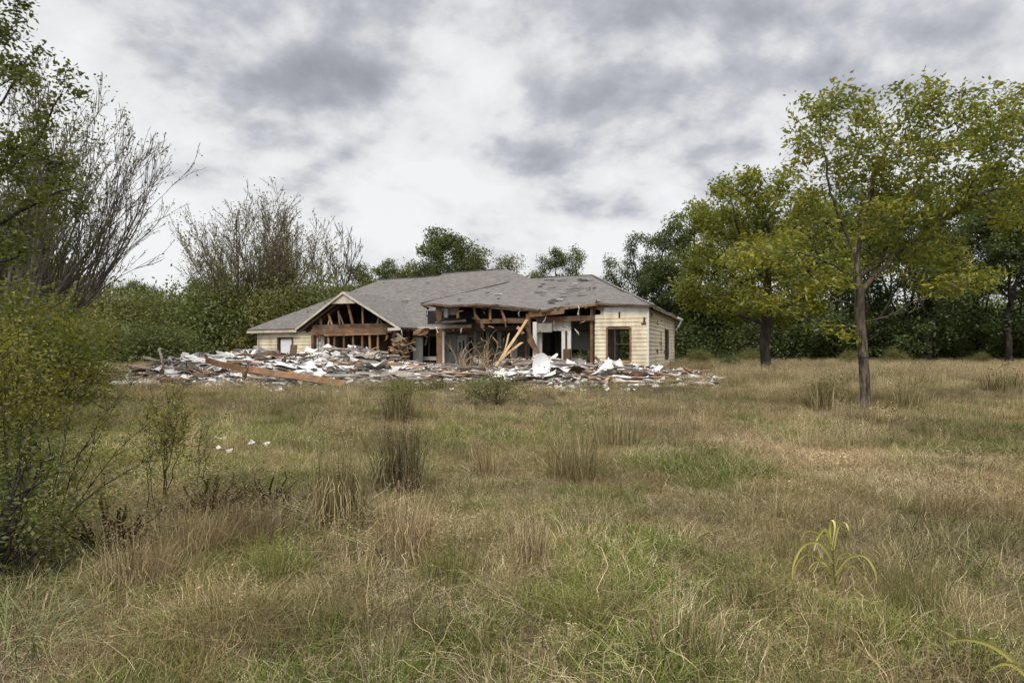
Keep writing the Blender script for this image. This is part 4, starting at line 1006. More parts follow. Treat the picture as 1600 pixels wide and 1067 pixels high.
# ------------------------------------------------------------------ hero tree on the right (base pixel 1352,645)
def build_main_tree():
    D = 14.9; base = PY(1352, 645); base.z -= .03
    def b(px, py, rx, ry, rz_, dd=0): p = W(px, py, D+dd)-base; return (p.x, p.y, p.z, rx, ry, rz_)
    blobs = [b(1290, 170, .75, 1.2, .45), b(1400, 165, .9, 1.4, .5, .3), b(1500, 190, 1.0, 1.5, .7), b(1590, 190, .9, 1.4, .8, .5), b(1260, 235, .55, 1.0, .5, -.2), b(1350, 250, .9, 1.5, .6, .4),
             b(1440, 270, 1.1, 1.6, .7), b(1545, 290, 1.1, 1.5, .7, -.3), b(1235, 300, .4, 1.0, .3), b(1270, 440, .9, 1.1, .25, -.3), b(1200, 470, .5, 1.0, .25, -.5), b(1430, 400, 1.1, 1.3, .5, .5), b(1500, 440, .9, 1.2, .35, -.6), b(1390, 340, 1.3, 1.4, .4),
             b(1640, 330, .9, 1.4, .6), b(1180, 400, .8, 1.2, .5, -.4), b(1230, 370, .6, 1.0, .4, .3)]
    tr = [W(1352, 648, D), W(1352, 620, D), W(1351, 590, D), W(1349, 560, D), W(1347, 530, D), W(1344, 505, D), W(1343, 480, D), W(1343, 455, D), W(1341, 432, D), W(1339, 410, D)]
    tr = [tuple(p-base) for p in tr]
    def q(*a): return [tuple(W(x, y, D+dd)-base) for x, y, dd in a]
    limbs = [(7, q((1368, 430, .2), (1398, 400, .4), (1440, 362, .5), (1490, 335, .4), (1540, 300, .3))), (9, q((1330, 385, 0), (1312, 340, -.2), (1296, 290, -.3), (1288, 240, -.4))),
             (9, q((1345, 370, .2), (1356, 320, .3), (1368, 270, .4), (1392, 215, .5))), (4, q((1318, 520, -.3), (1280, 508, -.6), (1240, 484, -.8))), (6, q((1310, 470, .3), (1275, 445, .5), (1238, 425, .6))),
             (5, q((1385, 495, -.3), (1430, 470, -.7), (1480, 452, -.9))), (8, q((1310, 420, -.5), (1270, 400, -.9), (1235, 395, -1.1))), (8, q((1372, 415, .6), (1410, 340, 1.1), (1450, 250, 1.3)))]
    tm, lm = make_tree('broadleaf_tree', blobs, tr, .105, 1900, .15, 21000, .125, M['leaf_main'], M['bark'], 3, tip=.0065, spread=.14, asp=.42, infl=2.0, kill=.27, thr=2.0, shell=.3, e=1.7, droop=.35, limbs=limbs)
    place_tree((tm, lm), base, 0, 1.0, 'slender lone tree with olive yellow crown standing in the right field', name='broadleaf_tree')
build_main_tree()

def build_second_tree():
    D = 36.0; base = P(1197, D)
    def b(px, py, rx, ry, rz_, dd=0): p = W(px, py, D+dd)-base; return (p.x, p.y, p.z, rx, ry, rz_)
    blobs = [b(1180, 290, 1.9, 2.4, 1.2), b(1145, 330, 2.2, 2.6, 1.4), b(1240, 340, 2.2, 2.8, 1.6), b(1110, 400, 1.8, 2.4, 1.3), b(1180, 400, 2.4, 3, 1.5), b(1260, 420, 2.4, 2.8, 1.4), b(1085, 455, 1.2, 2, .9), b(1150, 480, 1.6, 2.4, .8), b(1240, 480, 2, 2.4, .8), b(1300, 390, 1.5, 2, 1.3)]
    tr = [W(1197, 588, D), W(1196, 560, D), W(1194, 535, D), W(1197, 510, D), W(1200, 480, D), W(1199, 450, D)]; tr = [tuple(p-base) for p in tr]
    m = make_tree('broadleaf_tree', blobs, tr, .25, 950, .35, 22000, .21, M['leaf_light'], M['bark_dark'], 21, tip=.014, spread=.34, asp=.55, infl=4, kill=.75, thr=2.6)
    place_tree(m, base, 0, 1.0, 'bushy light green tree with dark trunk beside the right end of the house', name='broadleaf_tree')
build_second_tree()

def build_left_trees():
    # near tree reaching in from the left edge
    D = 12.5; base = P(-120, D)
    def b(px, py, rx, ry, rz_, dd=0): p = W(px, py, D+dd)-base; return (p.x, p.y, p.z, rx, ry, rz_)
    blobs = [b(20, 40, .5, 1, .5), b(-60, 60, 1.2, 1.4, .9), b(40, 150, .9, 1.1, .5), b(100, 120, .4, .8, .3), b(-20, 220, 1.1, 1.4, .8), b(70, 260, .7, 1.0, .45), b(50, 330, .8, 1.1, .4), b(105, 300, .35, .8, .3), b(-80, 330, 1.3, 1.4, 1.0), b(20, 400, .9, 1.1, .35), b(-200, 200, 1.4, 1.5, 1.5), b(-60, -60, 1.2, 1.3, .8)]
    tr = [tuple(W(-120, y, D)-base) for y in (670, 600, 540, 480, 430, 380, 330)]
    m = make_tree('broadleaf_tree', blobs, tr, .17, 800, .16, 17000, .095, M['leaf_left'], M['bark_dark'], 31, tip=.007, spread=.13, asp=.5, infl=2.4, kill=.32, thr=2.2, shell=.3)
    place_tree(m, base, 0, 1.0, 'tall dark leafy tree reaching into the picture along its left edge', name='broadleaf_tree')
    # ragged half bare trees behind it
    f1 = fan_tree('bare_tree', 22, 8.9, .52, 5, 4200, .10, M['leaf_brown'], M['bark_pale'], base_r=.11, lean=(.07, 0), tip=.011, side_ang=.5, leaf_spread=.1)
    o = place_tree(f1, P(45, 24.5), .2, .97, 'half bare tree with fanned branches leaning right at the left side', name='half_bare_tree')
    f2 = fan_tree('bare_tree', 8, 9.0, .5, 8, 6500, .11, M['leaf_left'], M['bark_pale'], base_r=.12, tip=.012, side_ang=.5, leaf_spread=.14)
    place_tree(f2, P(5, 22), 1.2, 1.0, 'thin leaved tree with many upright limbs behind the left edge foliage', name='half_bare_tree')
    place_tree(f2, P(-110, 23), 2.9, 1.05, 'thin leaved tree with upright limbs beyond the left edge of view', name='half_bare_tree')
    # wide multi-stemmed half bare tree behind the left wing
    f3 = fan_tree('bare_tree', 26, 13.4, .86, 14, 15000, .19, M['leaf_olive'], M['bark'], base_r=.17, tip=.02, side_ang=.62, leaf_spread=.38, seg_n=8)
    place_tree(f3, P(404, 62), .4, 1.0, 'wide half bare tree with many upright stems behind the left wing', name='half_bare_tree')
    f4 = fan_tree('bare_tree', 3, 12.0, .16, 17, 300, .2, M['leaf_brown'], M['bark_dark'], base_r=.13, tip=.028, side_ang=.4, density=.75)
    place_tree(f4, P(523, 70), .4, 1.0, 'slim bare tree just right of the wide half bare tree', name='half_bare_tree')
    place_tree(f4, P(548, 72), 2.4, (.8, .8, .95), 'slimmest bare tree left of the dark green treetops', name='half_bare_tree')
    return f1, f2, f3, f4
build_left_trees()

# ------------------------------------------------------------------ far trees
def far_variant(seed, h, w, mat, bark, nb=10, leaf=.24, n=11000, low=.35, spread=.42):
    rd = random.Random(seed); blobs = []
    for k in range(nb):
        t = rd.random(); z = h*(low+(1-low)*.9*t); rr = w*(1-abs(t-.4)*.9)*.55; a = rd.uniform(0, 6.28); q = rd.uniform(.2, .9)*rr
        s = w*rd.uniform(.2, .34); blobs.append((q*math.cos(a), q*math.sin(a), z, s, s, s*.75))
    blobs.append((0, 0, h*.93, w*.16, w*.16, h*.07))
    tr = [(rd.uniform(-.1, .1), rd.uniform(-.1, .1), z) for z in np.linspace(0, h*low*1.2, 8)]
    return make_tree('broadleaf_tree', blobs, tr, h*.014, 420, .45, n, leaf, mat, bark, seed, tip=.02, spread=spread, asp=.6, infl=5, kill=1.0, thr=2.8)
VD = [far_variant(101, 15, 8, M['leaf_dark'], M['bark_dark']), far_variant(102, 15, 7, M['leaf_dark'], M['bark_dark']), far_variant(103, 14, 9, M['leaf_mid'], M['bark_dark'])]
VM = [far_variant(111, 13, 8, M['leaf_mid'], M['bark_dark']), far_variant(112, 14, 7, M['leaf_mid'], M['bark'], low=.4), far_variant(113, 12, 7, M['leaf_olive'], M['bark'])]
VF = [far_variant(131, 15, 8.5, M['leaf_dark'], M['bark_dark'], nb=14, low=.12, n=15000), far_variant(132, 14, 8.0, M['leaf_mid'], M['bark_dark'], nb=13, low=.15, n=14000), far_variant(133, 15, 8, M['leaf_dark'], M['bark_dark'], nb=13, low=.2, n=14000)]
VT = far_variant(121, 14, 6, M['leaf_olive'], M['bark'], n=5000, low=.45)
BV = [bush_mesh('bush', 3.2, 3.0, 5.0, 12000, .26, M['leaf_dark'], M['bark_dark'], 201), bush_mesh('bush', 3.4, 3.0, 4.6, 12000, .26, M['leaf_mid'], M['bark_dark'], 202),
      bush_mesh('bush', 3.0, 2.8, 4.2, 12000, .24, M['leaf_olive'], M['bark'], 203)]

def hgt(py, D): return CAM_H+(HOR-py)/F*D
def build_far():
    T = random.Random(5)
    def tr(px, py, D, V, Vh, label, group=None, w=1.0):
        s = hgt(py, D)/Vh; place_tree(V, P(px, D, 0), T.uniform(0, 6.28), (s*w, s*w, s), label, group=group)
    # behind the house
    tr(672, 352, 84, VD[0], 14.6, 'tallest dark green tree rising behind the main roof', w=1.0)
    tr(706, 368, 86, VM[0], 13.2, 'rounded green tree just right of the tallest one behind the roof')
    tr(735, 385, 90, VT, 14, 'thin olive tree behind the highest ridge of the roof')
    tr(805, 390, 92, VT, 14, 'small open tree standing behind the house between the two ridges')
    tr(868, 385, 86, VD[1], 14.8, 'dark green tree behind the right wing roof, left one of the pair', w=.95)
    tr(908, 392, 86, VD[2], 13.8, 'dark green tree behind the right wing roof, right one of the pair', w=.8)
    tr(600, 402, 84, VD[1], 14.8, 'dark green tree behind the left part of the main roof')
    tr(566, 408, 80, VM[1], 14, 'green tree between the slim bare trees and the gable')
    tr(640, 400, 90, VM[2], 12.2, 'dull olive tree behind the left ridge of the roof')
    for px in (540, 620, 770, 840, 880, 935):
        tr(px, 425, 94, T.choice(VM), 13.5, 'low green tree whose top barely shows behind the house roof', 'low trees behind the house')
    # dark group right of the house
    tr(1000, 362, 66, VD[0], 14.6, 'dark green tree nearest the right roof corner', w=.85)
    tr(1042, 345, 67, VD[1], 14.8, 'dark green tree second from the right roof corner')
    tr(1085, 322, 68, VD[2], 13.8, 'tall dark green tree rising left of the light green tree')
    # right forest
    for (px, py, D) in ((1130, 330, 70), (1180, 340, 66), (1260, 330, 72), (1310, 320, 64), (1345, 300, 60), (1400, 310, 66), (1450, 290, 58), (1490, 320, 64), (1530, 285, 60), (1575, 270, 56), (1610, 290, 62), (1680, 280, 60), (1760, 280, 60), (1850, 280, 62)):
        tr(px, py, D-2, T.choice(VF), 14.4, 'dark broadleaf tree in the dense woods along the right field', 'trees of the right woods')
    for px in range(1010, 1900, 38):
        D = T.uniform(63, 69); s = T.uniform(.7, 1.2)
        place_bush(BV[0] if T.random() < .7 else BV[1], P(px+T.uniform(-10, 10), D, 0), T.uniform(0, 6), (s, s, s*1.05), 'dark understory bush at the foot of the right woods', group='understory of the right woods')
    for px in range(980, 1900, 42):
        s = T.uniform(1.2, 1.6); place_bush(T.choice(BV[:2]), P(px+20, 76, 0), T.uniform(0, 6), (s*1.1, s, s), 'dark understory bush at the foot of the right woods', group='understory of the right woods')
        s = T.uniform(.9, 1.2); place_bush(BV[0], P(px, 70, 0), T.uniform(0, 6), (s, s, s), 'dark understory bush at the foot of the right woods', group='understory of the right woods')
    for q_, (px, py, D, s) in enumerate(((1140, 552, 45, .22), (1095, 548, 52, .30), (1170, 548, 54, .3), (1330, 545, 52, .28), (1400, 545, 54, .3), (1530, 545, 50, .25))):
        place_bush(BV[2] if px != 1140 else BV[0], P(px, D), T.uniform(0, 6), s, 'low roundish shrub in the tall grass before the right woods, %s from the house end' % ('', 'first', 'second', 'third', 'fourth', 'fifth')[q_] if px != 1140 else 'small dark shrub in the grass left of the light green tree trunk', group='low shrubs before the right woods' if px != 1140 else None)
    # left tree line
    for k, px in enumerate(range(-260, 560, 34)):
        D = T.uniform(54, 64); py = np.interp(px, [-260, 0, 130, 200, 260, 300, 340, 420, 520, 560], [380, 400, 420, 445, 462, 448, 440, 440, 440, 460])+T.uniform(-8, 8)
        V = T.choice([BV[1], BV[2], BV[2], BV[0]]); s = hgt(py, D)/5.0
        place_bush(V, P(px+T.uniform(-8, 8), D, 0), T.uniform(0, 6), (s*.8, s*.8, s), 'tall leafy thicket in the tree line left of the house', group='thickets of the left tree line')
    for k, px in enumerate(range(-300, 290, 60)):
        D = T.uniform(46, 52); py = 505+T.uniform(-12, 14)
        V = T.choice([BV[1], BV[0], BV[2]]); s = hgt(py, D)/5.0
        place_bush(V, P(px, D, 0), T.uniform(0, 6), (s*1.1, s*1.1, s), 'low dark bush before the tree line left of the house', group='low bushes before the left tree line')
    for px, py in ((205, 440), (240, 452), (305, 440), (345, 425), (90, 400), (-30, 380), (20, 395), (-120, 360), (330, 445)):
        tr(px, py, 68, T.choice(VM), 13.2, 'mid green tree standing in the left tree line', 'trees of the left tree line', w=.8)
    # far backdrop woods
    for k, px in enumerate(range(-500, 2200, 60)):
        s = T.uniform(1.3, 1.7)
        if 560 < px < 960: s *= .85
        place_bush(T.choice(BV), P(px, 98, 0), T.uniform(0, 6), (s*1.3, s*1.2, s), 'distant thicket along the far edge of the field', group='distant thickets')
build_far()

# ------------------------------------------------------------------ near shrubs at left
def build_left_shrubs():
    b1 = bush_mesh('bush', 1.5, 1.3, 2.7, 8500, .085, M['leaf_left'], M['bark_dark'], 301, stems=30, clumps=80, cs=.13)
    b2 = bush_mesh('bush', 1.3, 1.2, 2.3, 9000, .085, M['leaf_yellow'], M['bark_dark'], 302, stems=26, clumps=70, cs=.13)
    place_bush(b1, P(-40, 11.0), .3, (.9, .9, 1), 'dense dark olive shrub under the leftmost tree', name='leafy_shrub')
    place_bush(b2, P(-15, 10.0), 1.0, (.7, .7, .8), 'yellow green shrub in front of the dense dark olive shrub', name='leafy_shrub')
    place_bush(b1, P(-190, 7.5), 2.0, (.7, .7, .72), 'dark shrub at the very left edge', name='leafy_shrub')
    place_bush(b1, P(60, 16), 3.0, (1.1, 1.1, 1.0), 'large olive shrub behind the leftmost shrubs', name='leafy_shrub')
    place_bush(b2, P(20, 14.5), 4.0, (1.2, 1.2, 1.2), 'tall yellow green shrub below the thin leaved tree', name='leafy_shrub')
    # low dark shrub and arching twigs with sparse yellow leaves
    b3 = bush_mesh('bush', .55, .5, .75, 2600, .04, M['leaf_left'], M['bark_dark'], 303, stems=16, clumps=50, cs=.14)
    place_bush(b3, P(-5, 4.6), 0, (1.1, 1, 1.15), 'low dark shrub at the left edge with its base in the grass', name='leafy_shrub')
    b5 = bush_mesh('bush', .62, .6, 1.0, 3400, .030, M['leaf_left'], M['bark_dark'], 304, stems=70, clumps=90, cs=.12)
    place_bush(b5, P(-40, 3.9), .7, (1.0, 1, .95), 'dark dense brush filling the lower left edge of the field', name='leafy_shrub')
    place_bush(b5, P(30, 6.6), 2.0, (1.1, 1.1, .95), 'dark olive brush behind the arching twiggy shrub', name='leafy_shrub')
    b6 = bush_mesh('bush', .5, .5, .55, 3200, .020, M['leaf_brown'], M['g_brown'], 305, stems=70, clumps=60, cs=.16)
    place_bush(b6, P(165, 4.6), 1.0, (1.1, 1, 1.0), 'brown withered brush between the dark brush and the tangled stalks', name='leafy_shrub')
    place_bush(b6, P(330, 5.6), 3.0, (1.1, 1, .9), 'brown withered brush right of the tall goldenrod like weed', name='leafy_shrub')
    place_bush(b6, P(420, 5.9), 4.0, (1.0, 1, .75), 'low reddish brush left of the big dry grass clump', name='leafy_shrub')
    def sprays(name, base, tips, label, n=3200, size=.026, mat='leaf_yellow', r=.007, sub=5):
        rg = np.random.default_rng(hash(label) % 1000 if False else len(label)); P0, P1, r0, r1, LP = [], [], [], [], []
        for tp in tips:
            a = np.array(base)+rg.normal(0, .03, 3)*[1, 1, 0]; t = np.array(tp); prev = a; K = 9
            for i in range(1, K+1):
                q = a+(t-a)*i/K; q = q+np.array([0, 0, .10*math.sin(math.pi*i/K)])*np.linalg.norm(t-a)*.5+rg.normal(0, .01, 3)
                P0.append(prev); P1.append(q); r0.append(r*(1.15-i/K)); r1.append(max(.0015, r*(1.05-i/K))); 
                if i > 3:
                    LP.append(q)
                    for s in range(sub):
                        dd = (t-a)/np.linalg.norm(t-a)+rg.normal(0, .5, 3); dd /= np.linalg.norm(dd); e = q+dd*rg.uniform(.06, .22); P0.append(q); P1.append(e); r0.append(.002); r1.append(.001); LP += [e, (q+e)/2]
                prev = q
        V, Fc = tubes(P0, P1, r0, r1, 4); o = empty('twiggy_shrub', Vector(base), label, 'shrub')
        link('stems', mesh_np('stems', V-np.array(base), Fc, mats=[M['bark_dark']]), o)
        LP = np.array(LP); c = LP[rg.integers(0, len(LP), n)]+rg.normal(0, .035, (n, 3)); V, Fc, rd = leaves(c-np.array(base), size, .5, seed=3)
        link('leaves', mesh_np('leaves', V, Fc, {'rnd': rd}, [M[mat]]), o)
    D = 4.7
    sprays('s', P(60, D), [W(165, 640, 4.6), W(235, 655, 4.4), W(268, 690, 4.3), W(120, 620, 5), W(60, 600, 4.8), W(200, 600, 5.0)], 'arching twiggy shrub with sparse yellow leaves spreading right from the left edge', n=1500)
    sprays('s', P(20, 4.4), [W(5, 560, 4.4), W(-20, 500, 4.5), W(30, 540, 4.6), W(60, 590, 4.7), W(-60, 520, 4.4)], 'upright twiggy shrub with yellow leaves at the left edge', n=2200)
    sprays('s', P(262, 6.2), [W(268, 618, 6.2), W(245, 640, 6.3), W(290, 655, 6.1), W(258, 660, 6), W(280, 630, 6.2)], 'tall goldenrod like weed rising above the brown tangle', n=1500, size=.03, r=.006)
    sprays('s', P(316, 6.4), [W(322, 665, 6.4), W(312, 690, 6.3)], 'thin dark weed stem right of the tall goldenrod like weed', n=260, size=.03, mat='leaf_olive', r=.005, sub=2)
    sprays('s', P(232, 5.6), [W(235, 665, 5.6), W(226, 690, 5.5)], 'thin dark weed stem left of the tall goldenrod like weed', n=260, size=.03, mat='leaf_olive', r=.005, sub=2)
build_left_shrubs()

# ------------------------------------------------------------------ grasses
def blades(n, base_r, L, lean, width, seed, wig=.0, arch=.5, seg=4, Lvar=.35, center=True, flat=0.0, lean_min=0.0):
    r = np.random.default_rng(seed)
    a0 = r.uniform(0, 2*np.pi, n); rr = base_r*np.sqrt(r.random(n)); b = np.c_[rr*np.cos(a0), rr*np.sin(a0), np.full(n, -.02)]
    az = a0+r.normal(0, .7, n) if center else r.uniform(0, 2*np.pi, n)
    l = L*r.uniform(1-Lvar, 1+Lvar*.6, n); ln = lean_min+np.abs(r.normal(0, lean, n)); wd = width*r.uniform(.6, 1.3, n)
    t = np.linspace(0, 1, seg+1)
    h = (ln[:, None]*t+arch*ln[:, None]*t**2)*l[:, None]; z = (t-(.25*arch+ln[:, None]*.35)*t**2)*l[:, None]*(1-flat)
    wob = r.normal(0, wig, (n, seg+1))*l[:, None]*t; wob2 = r.normal(0, wig, (n, seg+1))*l[:, None]*t
    dx, dy = np.cos(az)[:, None], np.sin(az)[:, None]
    cx = b[:, 0:1]+dx*h-dy*wob; cy = b[:, 1:2]+dy*h+dx*wob; cz = b[:, 2:3]+np.maximum(z+wob2*.5, 0.0)
    tw = az+r.normal(0, .8, n); sx, sy = -np.sin(tw)[:, None], np.cos(tw)[:, None]; w = wd[:, None]*(1-t**1.6*.9)*.5
    Lf = np.stack([cx-sx*w, cy-sy*w, cz], 2); Rt = np.stack([cx+sx*w, cy+sy*w, cz], 2)
    V = np.stack([Lf, Rt], 2).reshape(n, -1, 3); m = V.shape[1]
    k = np.arange(seg)*2; f = np.c_[k, k+1, k+3, k+2]; Fc = (f[None]+(np.arange(n)*m)[:, None, None]).reshape(-1, 4)
    rnd = np.repeat(r.random(n), seg); return V.reshape(-1, 3), Fc, rnd
def merge(parts):
    V, Fc, rn, mi = [], [], [], []; off = 0
    for (v, f, r_, m) in parts: V.append(v); Fc.append(f+off); rn.append(r_); mi.append(np.full(len(f), m)); off += len(v)
    return np.concatenate(V), np.concatenate(Fc), np.concatenate(rn), np.concatenate(mi)
def seedheads(n, base_r, L, seed, size=.02, per=10, wdt=.003):
    """thin stalks with small fluffy bits"""
    v, f, r_ = blades(n, base_r, L, .12, wdt, seed, .01, .3, 4); rg = np.random.default_rng(seed+1)
    tips = v.reshape(n, -1, 3)[:, -1]; mid = v.reshape(n, -1, 3)[:, -4]; t = rg.random((n, per, 1)); c = (tips[:, None]*t+mid[:, None]*(1-t)).reshape(-1, 3)+rg.normal(0, size*.5, (n*per, 3))
    v2, f2, r2 = leaves(c, size, .3, seed=seed); return (v, f, r_), (v2, f2, r2)

def leafy(n, base_r, L, seed, size):
    v, f, r_ = blades(n, base_r, L, .22, .004, seed, .03, .3, 4); rg = np.random.default_rng(seed+1)
    vv = v.reshape(n, -1, 3); k = rg.integers(2, vv.shape[1]-1, (n, 9)); c = vv[np.arange(n)[:, None], k].reshape(-1, 3)+rg.normal(0, size*.6, (n*9, 3))
    v2, f2, r2 = leaves(c, size, .24, seed=seed, up=.1); return (v, f, r_), (v2, f2, r2)
TRACK = [(4.6, 5.2), (4.0, 7.5), (3.3, 11.5), (2.9, 16), (1.6, 21), (-1, 24)]
def track_d(x, y):
    d = np.full(np.shape(x), 99.)
    for (a, b), (c, e) in zip(TRACK[:-1], TRACK[1:]):
        t = np.clip(((x-a)*(c-a)+(y-b)*(e-b))/((c-a)**2+(e-b)**2), 0, 1); d = np.minimum(d, np.hypot(x-a-t*(c-a), y-b-t*(e-b)))
    return d
def build_field():
    col = bpy.data.collections.new('grass_tufts')   # sources, not linked to the scene
    K = 0; kinds = {}
    def src(kind, parts, mats):
        nonlocal K
        v, f, r_, mi = merge(parts); me = mesh_np('grass_tuft', v, f, {'rnd': r_}, mats, mi); o = bpy.data.objects.new('grass_tuft_%03d' % K, me); col.objects.link(o)
        kinds.setdefault(kind, []).append(K); K += 1
    for s in range(4):   # near
        src('n_green', [(*blades(30, .07, .14, .55, .0042, 10+s, .07, .7, 5), 0), (*blades(10, .09, .15, .9, .003, 60+s, .15, .7, 6), 1)], [M['g_green'], M['g_straw']])
        src('n_mix', [(*blades(20, .09, .13, .7, .004, 20+s, .10, .8, 5), 0), (*blades(14, .1, .16, 1.0, .0032, 70+s, .17, .6, 6), 1)], [M['g_mix'], M['g_straw']])
        src('n_straw', [(*blades(24, .10, .15, 1.0, .0036, 30+s, .17, .5, 6, flat=.35), 0), (*blades(12, .1, .14, .8, .003, 80+s, .14), 1)], [M['g_straw'], M['g_brown']])
        src('n_brown', [(*blades(24, .10, .12, 1.1, .0032, 40+s, .17, .5, 6, flat=.5), 0), (*blades(6, .1, .13, .8, .003, 90+s, .16), 1)], [M['g_brown'], M['g_straw']])
        # mid and far: wider bunches
        src('m_green', [(*blades(60, .22, .26, .4, .009, 110+s, .03, .6, 3), 0), (*blades(14, .22, .3, .5, .007, 111+s, .05, .6, 3), 1)], [M['g_green'], M['g_straw']])
        src('m_mix', [(*blades(40, .24, .27, .45, .009, 120+s, .04, .6, 3), 0), (*blades(30, .24, .3, .5, .007, 121+s, .06, .5, 3), 1)], [M['g_mix'], M['g_straw']])
        src('m_straw', [(*blades(50, .24, .25, .6, .008, 130+s, .07, .5, 3, flat=.1), 0), (*blades(24, .24, .28, .5, .008, 131+s, .06, .5, 3), 1)], [M['g_straw'], M['g_brown']])
        a, b_ = seedheads(34, .25, .62, 140+s, .028, 7, .006)
        src('t_straw', [(*a, 0), (*b_, 0), (*blades(46, .26, .40, .3, .009, 141+s, .04, .5, 3), 1)], [M['g_straw'], M['g_mix']])
        a, b_ = seedheads(26, .25, .50, 150+s, .024, 6, .006)
        src('t_brown', [(*a, 0), (*b_, 0), (*blades(46, .26, .34, .3, .009, 151+s, .05, .5, 3), 1)], [M['g_brown'], M['g_straw']])
    for s in range(4):
        a, b_ = leafy(20, .12, .17, 200+s, .020); src('w_green', [(*a, 1), (*b_, 0)], [M['g_green'], M['g_mix']])
        a, b_ = leafy(16, .10, .26, 220+s, .017); src('w_olive', [(*a, 1), (*b_, 0)], [M['g_mix'], M['g_brown']])
        src('n_feather', [(*blades(40, .12, .26, .4, .0032, 240+s, .05, .5, 5), 0), (*blades(30, .14, .2, .9, .004, 250+s, .14, .8, 5), 1)], [M['g_straw'], M['g_mix']])
        src('n_broad', [(*blades(24, .10, .19, .7, .0065, 260+s, .05, .9, 5), 0), (*blades(8, .1, .2, .9, .004, 270+s, .12, .8, 5), 1)], [M['g_green'], M['g_straw']])
    # scatter
    pts = []
    def vn(x, y, s, seed=0.0):
        return np.array([mnoise.fractal(Vector((a*s+seed, b*s-seed, seed)), .9, 2.1, 3) for a, b in zip(x, y)])
    def ring(y0, y1, n, mode):
        D = y0*(y1/y0)**(rng.random(n)) if mode != 'near' else np.sqrt(rng.uniform(y0**2, y1**2, n))
        half = D*.92+4.0; x = rng.uniform(-1, 1, n)*half
        return x, D
    def add(x, y, kind_idx, sc):
        pts.append(np.c_[x, y, gz(x, y), kind_idx, sc])
    def keepers(x, y):
        px = x/y*F+800; k = np.ones(len(x), bool)
        k &= ~((pile_h(x, y) > .10) & (rng.random(len(x)) < .97))
        # house footprint
        du = (x-HA.x)*HU.x+(y-HA.y)*HU.y; dv = (x-HA.x)*HV.x+(y-HA.y)*HV.y
        k &= ~((du > -26) & (du < 3.3) & (dv > -1.2) & (dv < 19)); return k
    def choose(n1, n2, x, y, near):
        px = x/y*F+800
        g = n1*1.0 + np.where(px > 950, -.07, .13) + np.where((px < 700) & (y > 5), .06, 0) + np.where((y > 17) & (px > 900), -.2, 0)
        pre = 'n_' if near else 'm_'
        g = g*1.0+n2*.25-.06; out = np.where(g > np.where(y < 8, -.07, -.01), 0, np.where(g > -.15, 1, 2)); br = (n2 > .15); r_ = rng.random(len(x))
        out = np.where(r_ < .18, rng.integers(0, 3, len(x)), out)
        names = [pre+'green', pre+'mix', pre+'straw']
        idx = np.zeros(len(x), int)
        for k, nm in enumerate(names):
            m = out == k; idx[m] = rng.choice(kinds[nm], m.sum())
        td = track_d(x, y)+rng.normal(0, .35, len(x)); m = td < 1.0; idx[m] = rng.choice(kinds[pre+'straw'], m.sum())
        if near:
            m = br & (r_ > .2); idx[m] = rng.choice(kinds['n_brown'], m.sum())
        return idx, g
    for (y0, y1, n, md) in ((1.6, 9, 36000, 'near'), (7, 16, 32000, 'near')):
        x, y = ring(y0, y1, n, md); n1 = vn(x, y, .55, 3.3); n2 = vn(x, y, 1.3, 8.1); idx, g = choose(n1, n2, x, y, True); k = keepers(x, y)
        s = rng.uniform(.6, 1.25, n)*(1+.5*np.clip(n1, -.5, 1))*np.where(y > 7, 1.25, 1)
        add(x[k], y[k], idx[k], s[k])
    for (y0, y1, n, md) in ((9, 24, 22000, 'near'), (22, 95, 42000, 'far')):
        x, y = ring(y0, y1, n, md); n1 = vn(x, y, .22, 3.3); n2 = vn(x, y, .5, 8.1); idx, g = choose(n1, n2, x, y, False); k = keepers(x, y)
        px = x/y*F+800
        tall = ((px > 1040) & (y > 27) & (rng.random(n) < .55)) | ((px < 250) & (y > 26) & (rng.random(n) < .5)) | ((n2 > .3) & (rng.random(n) < .35) & (y < 24)) | ((y > 14) & (rng.random(n) < .08))
        idx = np.where(tall, np.where(rng.random(n) < .65, rng.choice(kinds['t_straw'], n), rng.choice(kinds['t_brown'], n)), idx)
        s = rng.uniform(.5, 1.1, n)*np.where(tall & (y > 27), 1.15, np.where(y < 22, .6, .8))
        low = (y > 16) & (px > 650) & (px < 1150) & (y < 30); s = np.where(low, s*.55, s)
        add(x[k], y[k], idx[k], s[k])
    # leafy weeds, feathery straw bunches and broad bladed tufts, in drifts
    for kinds_, n, y0, y1, th, sd_, s0, s1 in ((('w_green',), 1500, 2.2, 22, .12, 21.3, .6, 1.2), (('w_olive',), 1400, 2.2, 24, .10, 33.1, .6, 1.2), (('n_feather',), 2600, 3.2, 24, .16, 44.7, .6, 1.1), (('n_broad',), 2600, 2.0, 13, .05, 52.9, .6, 1.2), (('w_green', 'n_feather', 'w_olive'), 900, 2.2, 22, -9, 1, .5, 1.0)):
        x, y = ring(y0, y1, n, 'near' if y1 < 14 else 'log'); m = (vn(x, y, .6, sd_) > th) & keepers(x, y) & (track_d(x, y) > .8)
        ks = sum([kinds[k_] for k_ in kinds_], []); add(x[m], y[m], rng.choice(ks, m.sum()), rng.uniform(s0, s1, m.sum())*np.where(y[m] > 12, 1.2, 1))
    # tall fringe of stems among the near grass
    x, y = ring(4, 20, 1500, 'near'); n2 = vn(x, y, .5, 5.5); m = n2 > .05
    add(x[m], y[m], rng.choice(kinds['t_brown']+kinds['t_straw'], m.sum()), rng.uniform(.4, .75, m.sum()))
    A = np.concatenate(pts); n = len(A)
    me = bpy.data.meshes.new('grass'); me.vertices.add(n); me.vertices.foreach_set('co', A[:, :3].astype(np.float32).ravel())
    at = me.attributes.new('kindex', 'INT', 'POINT'); at.data.foreach_set('value', A[:, 3].astype(np.int32))
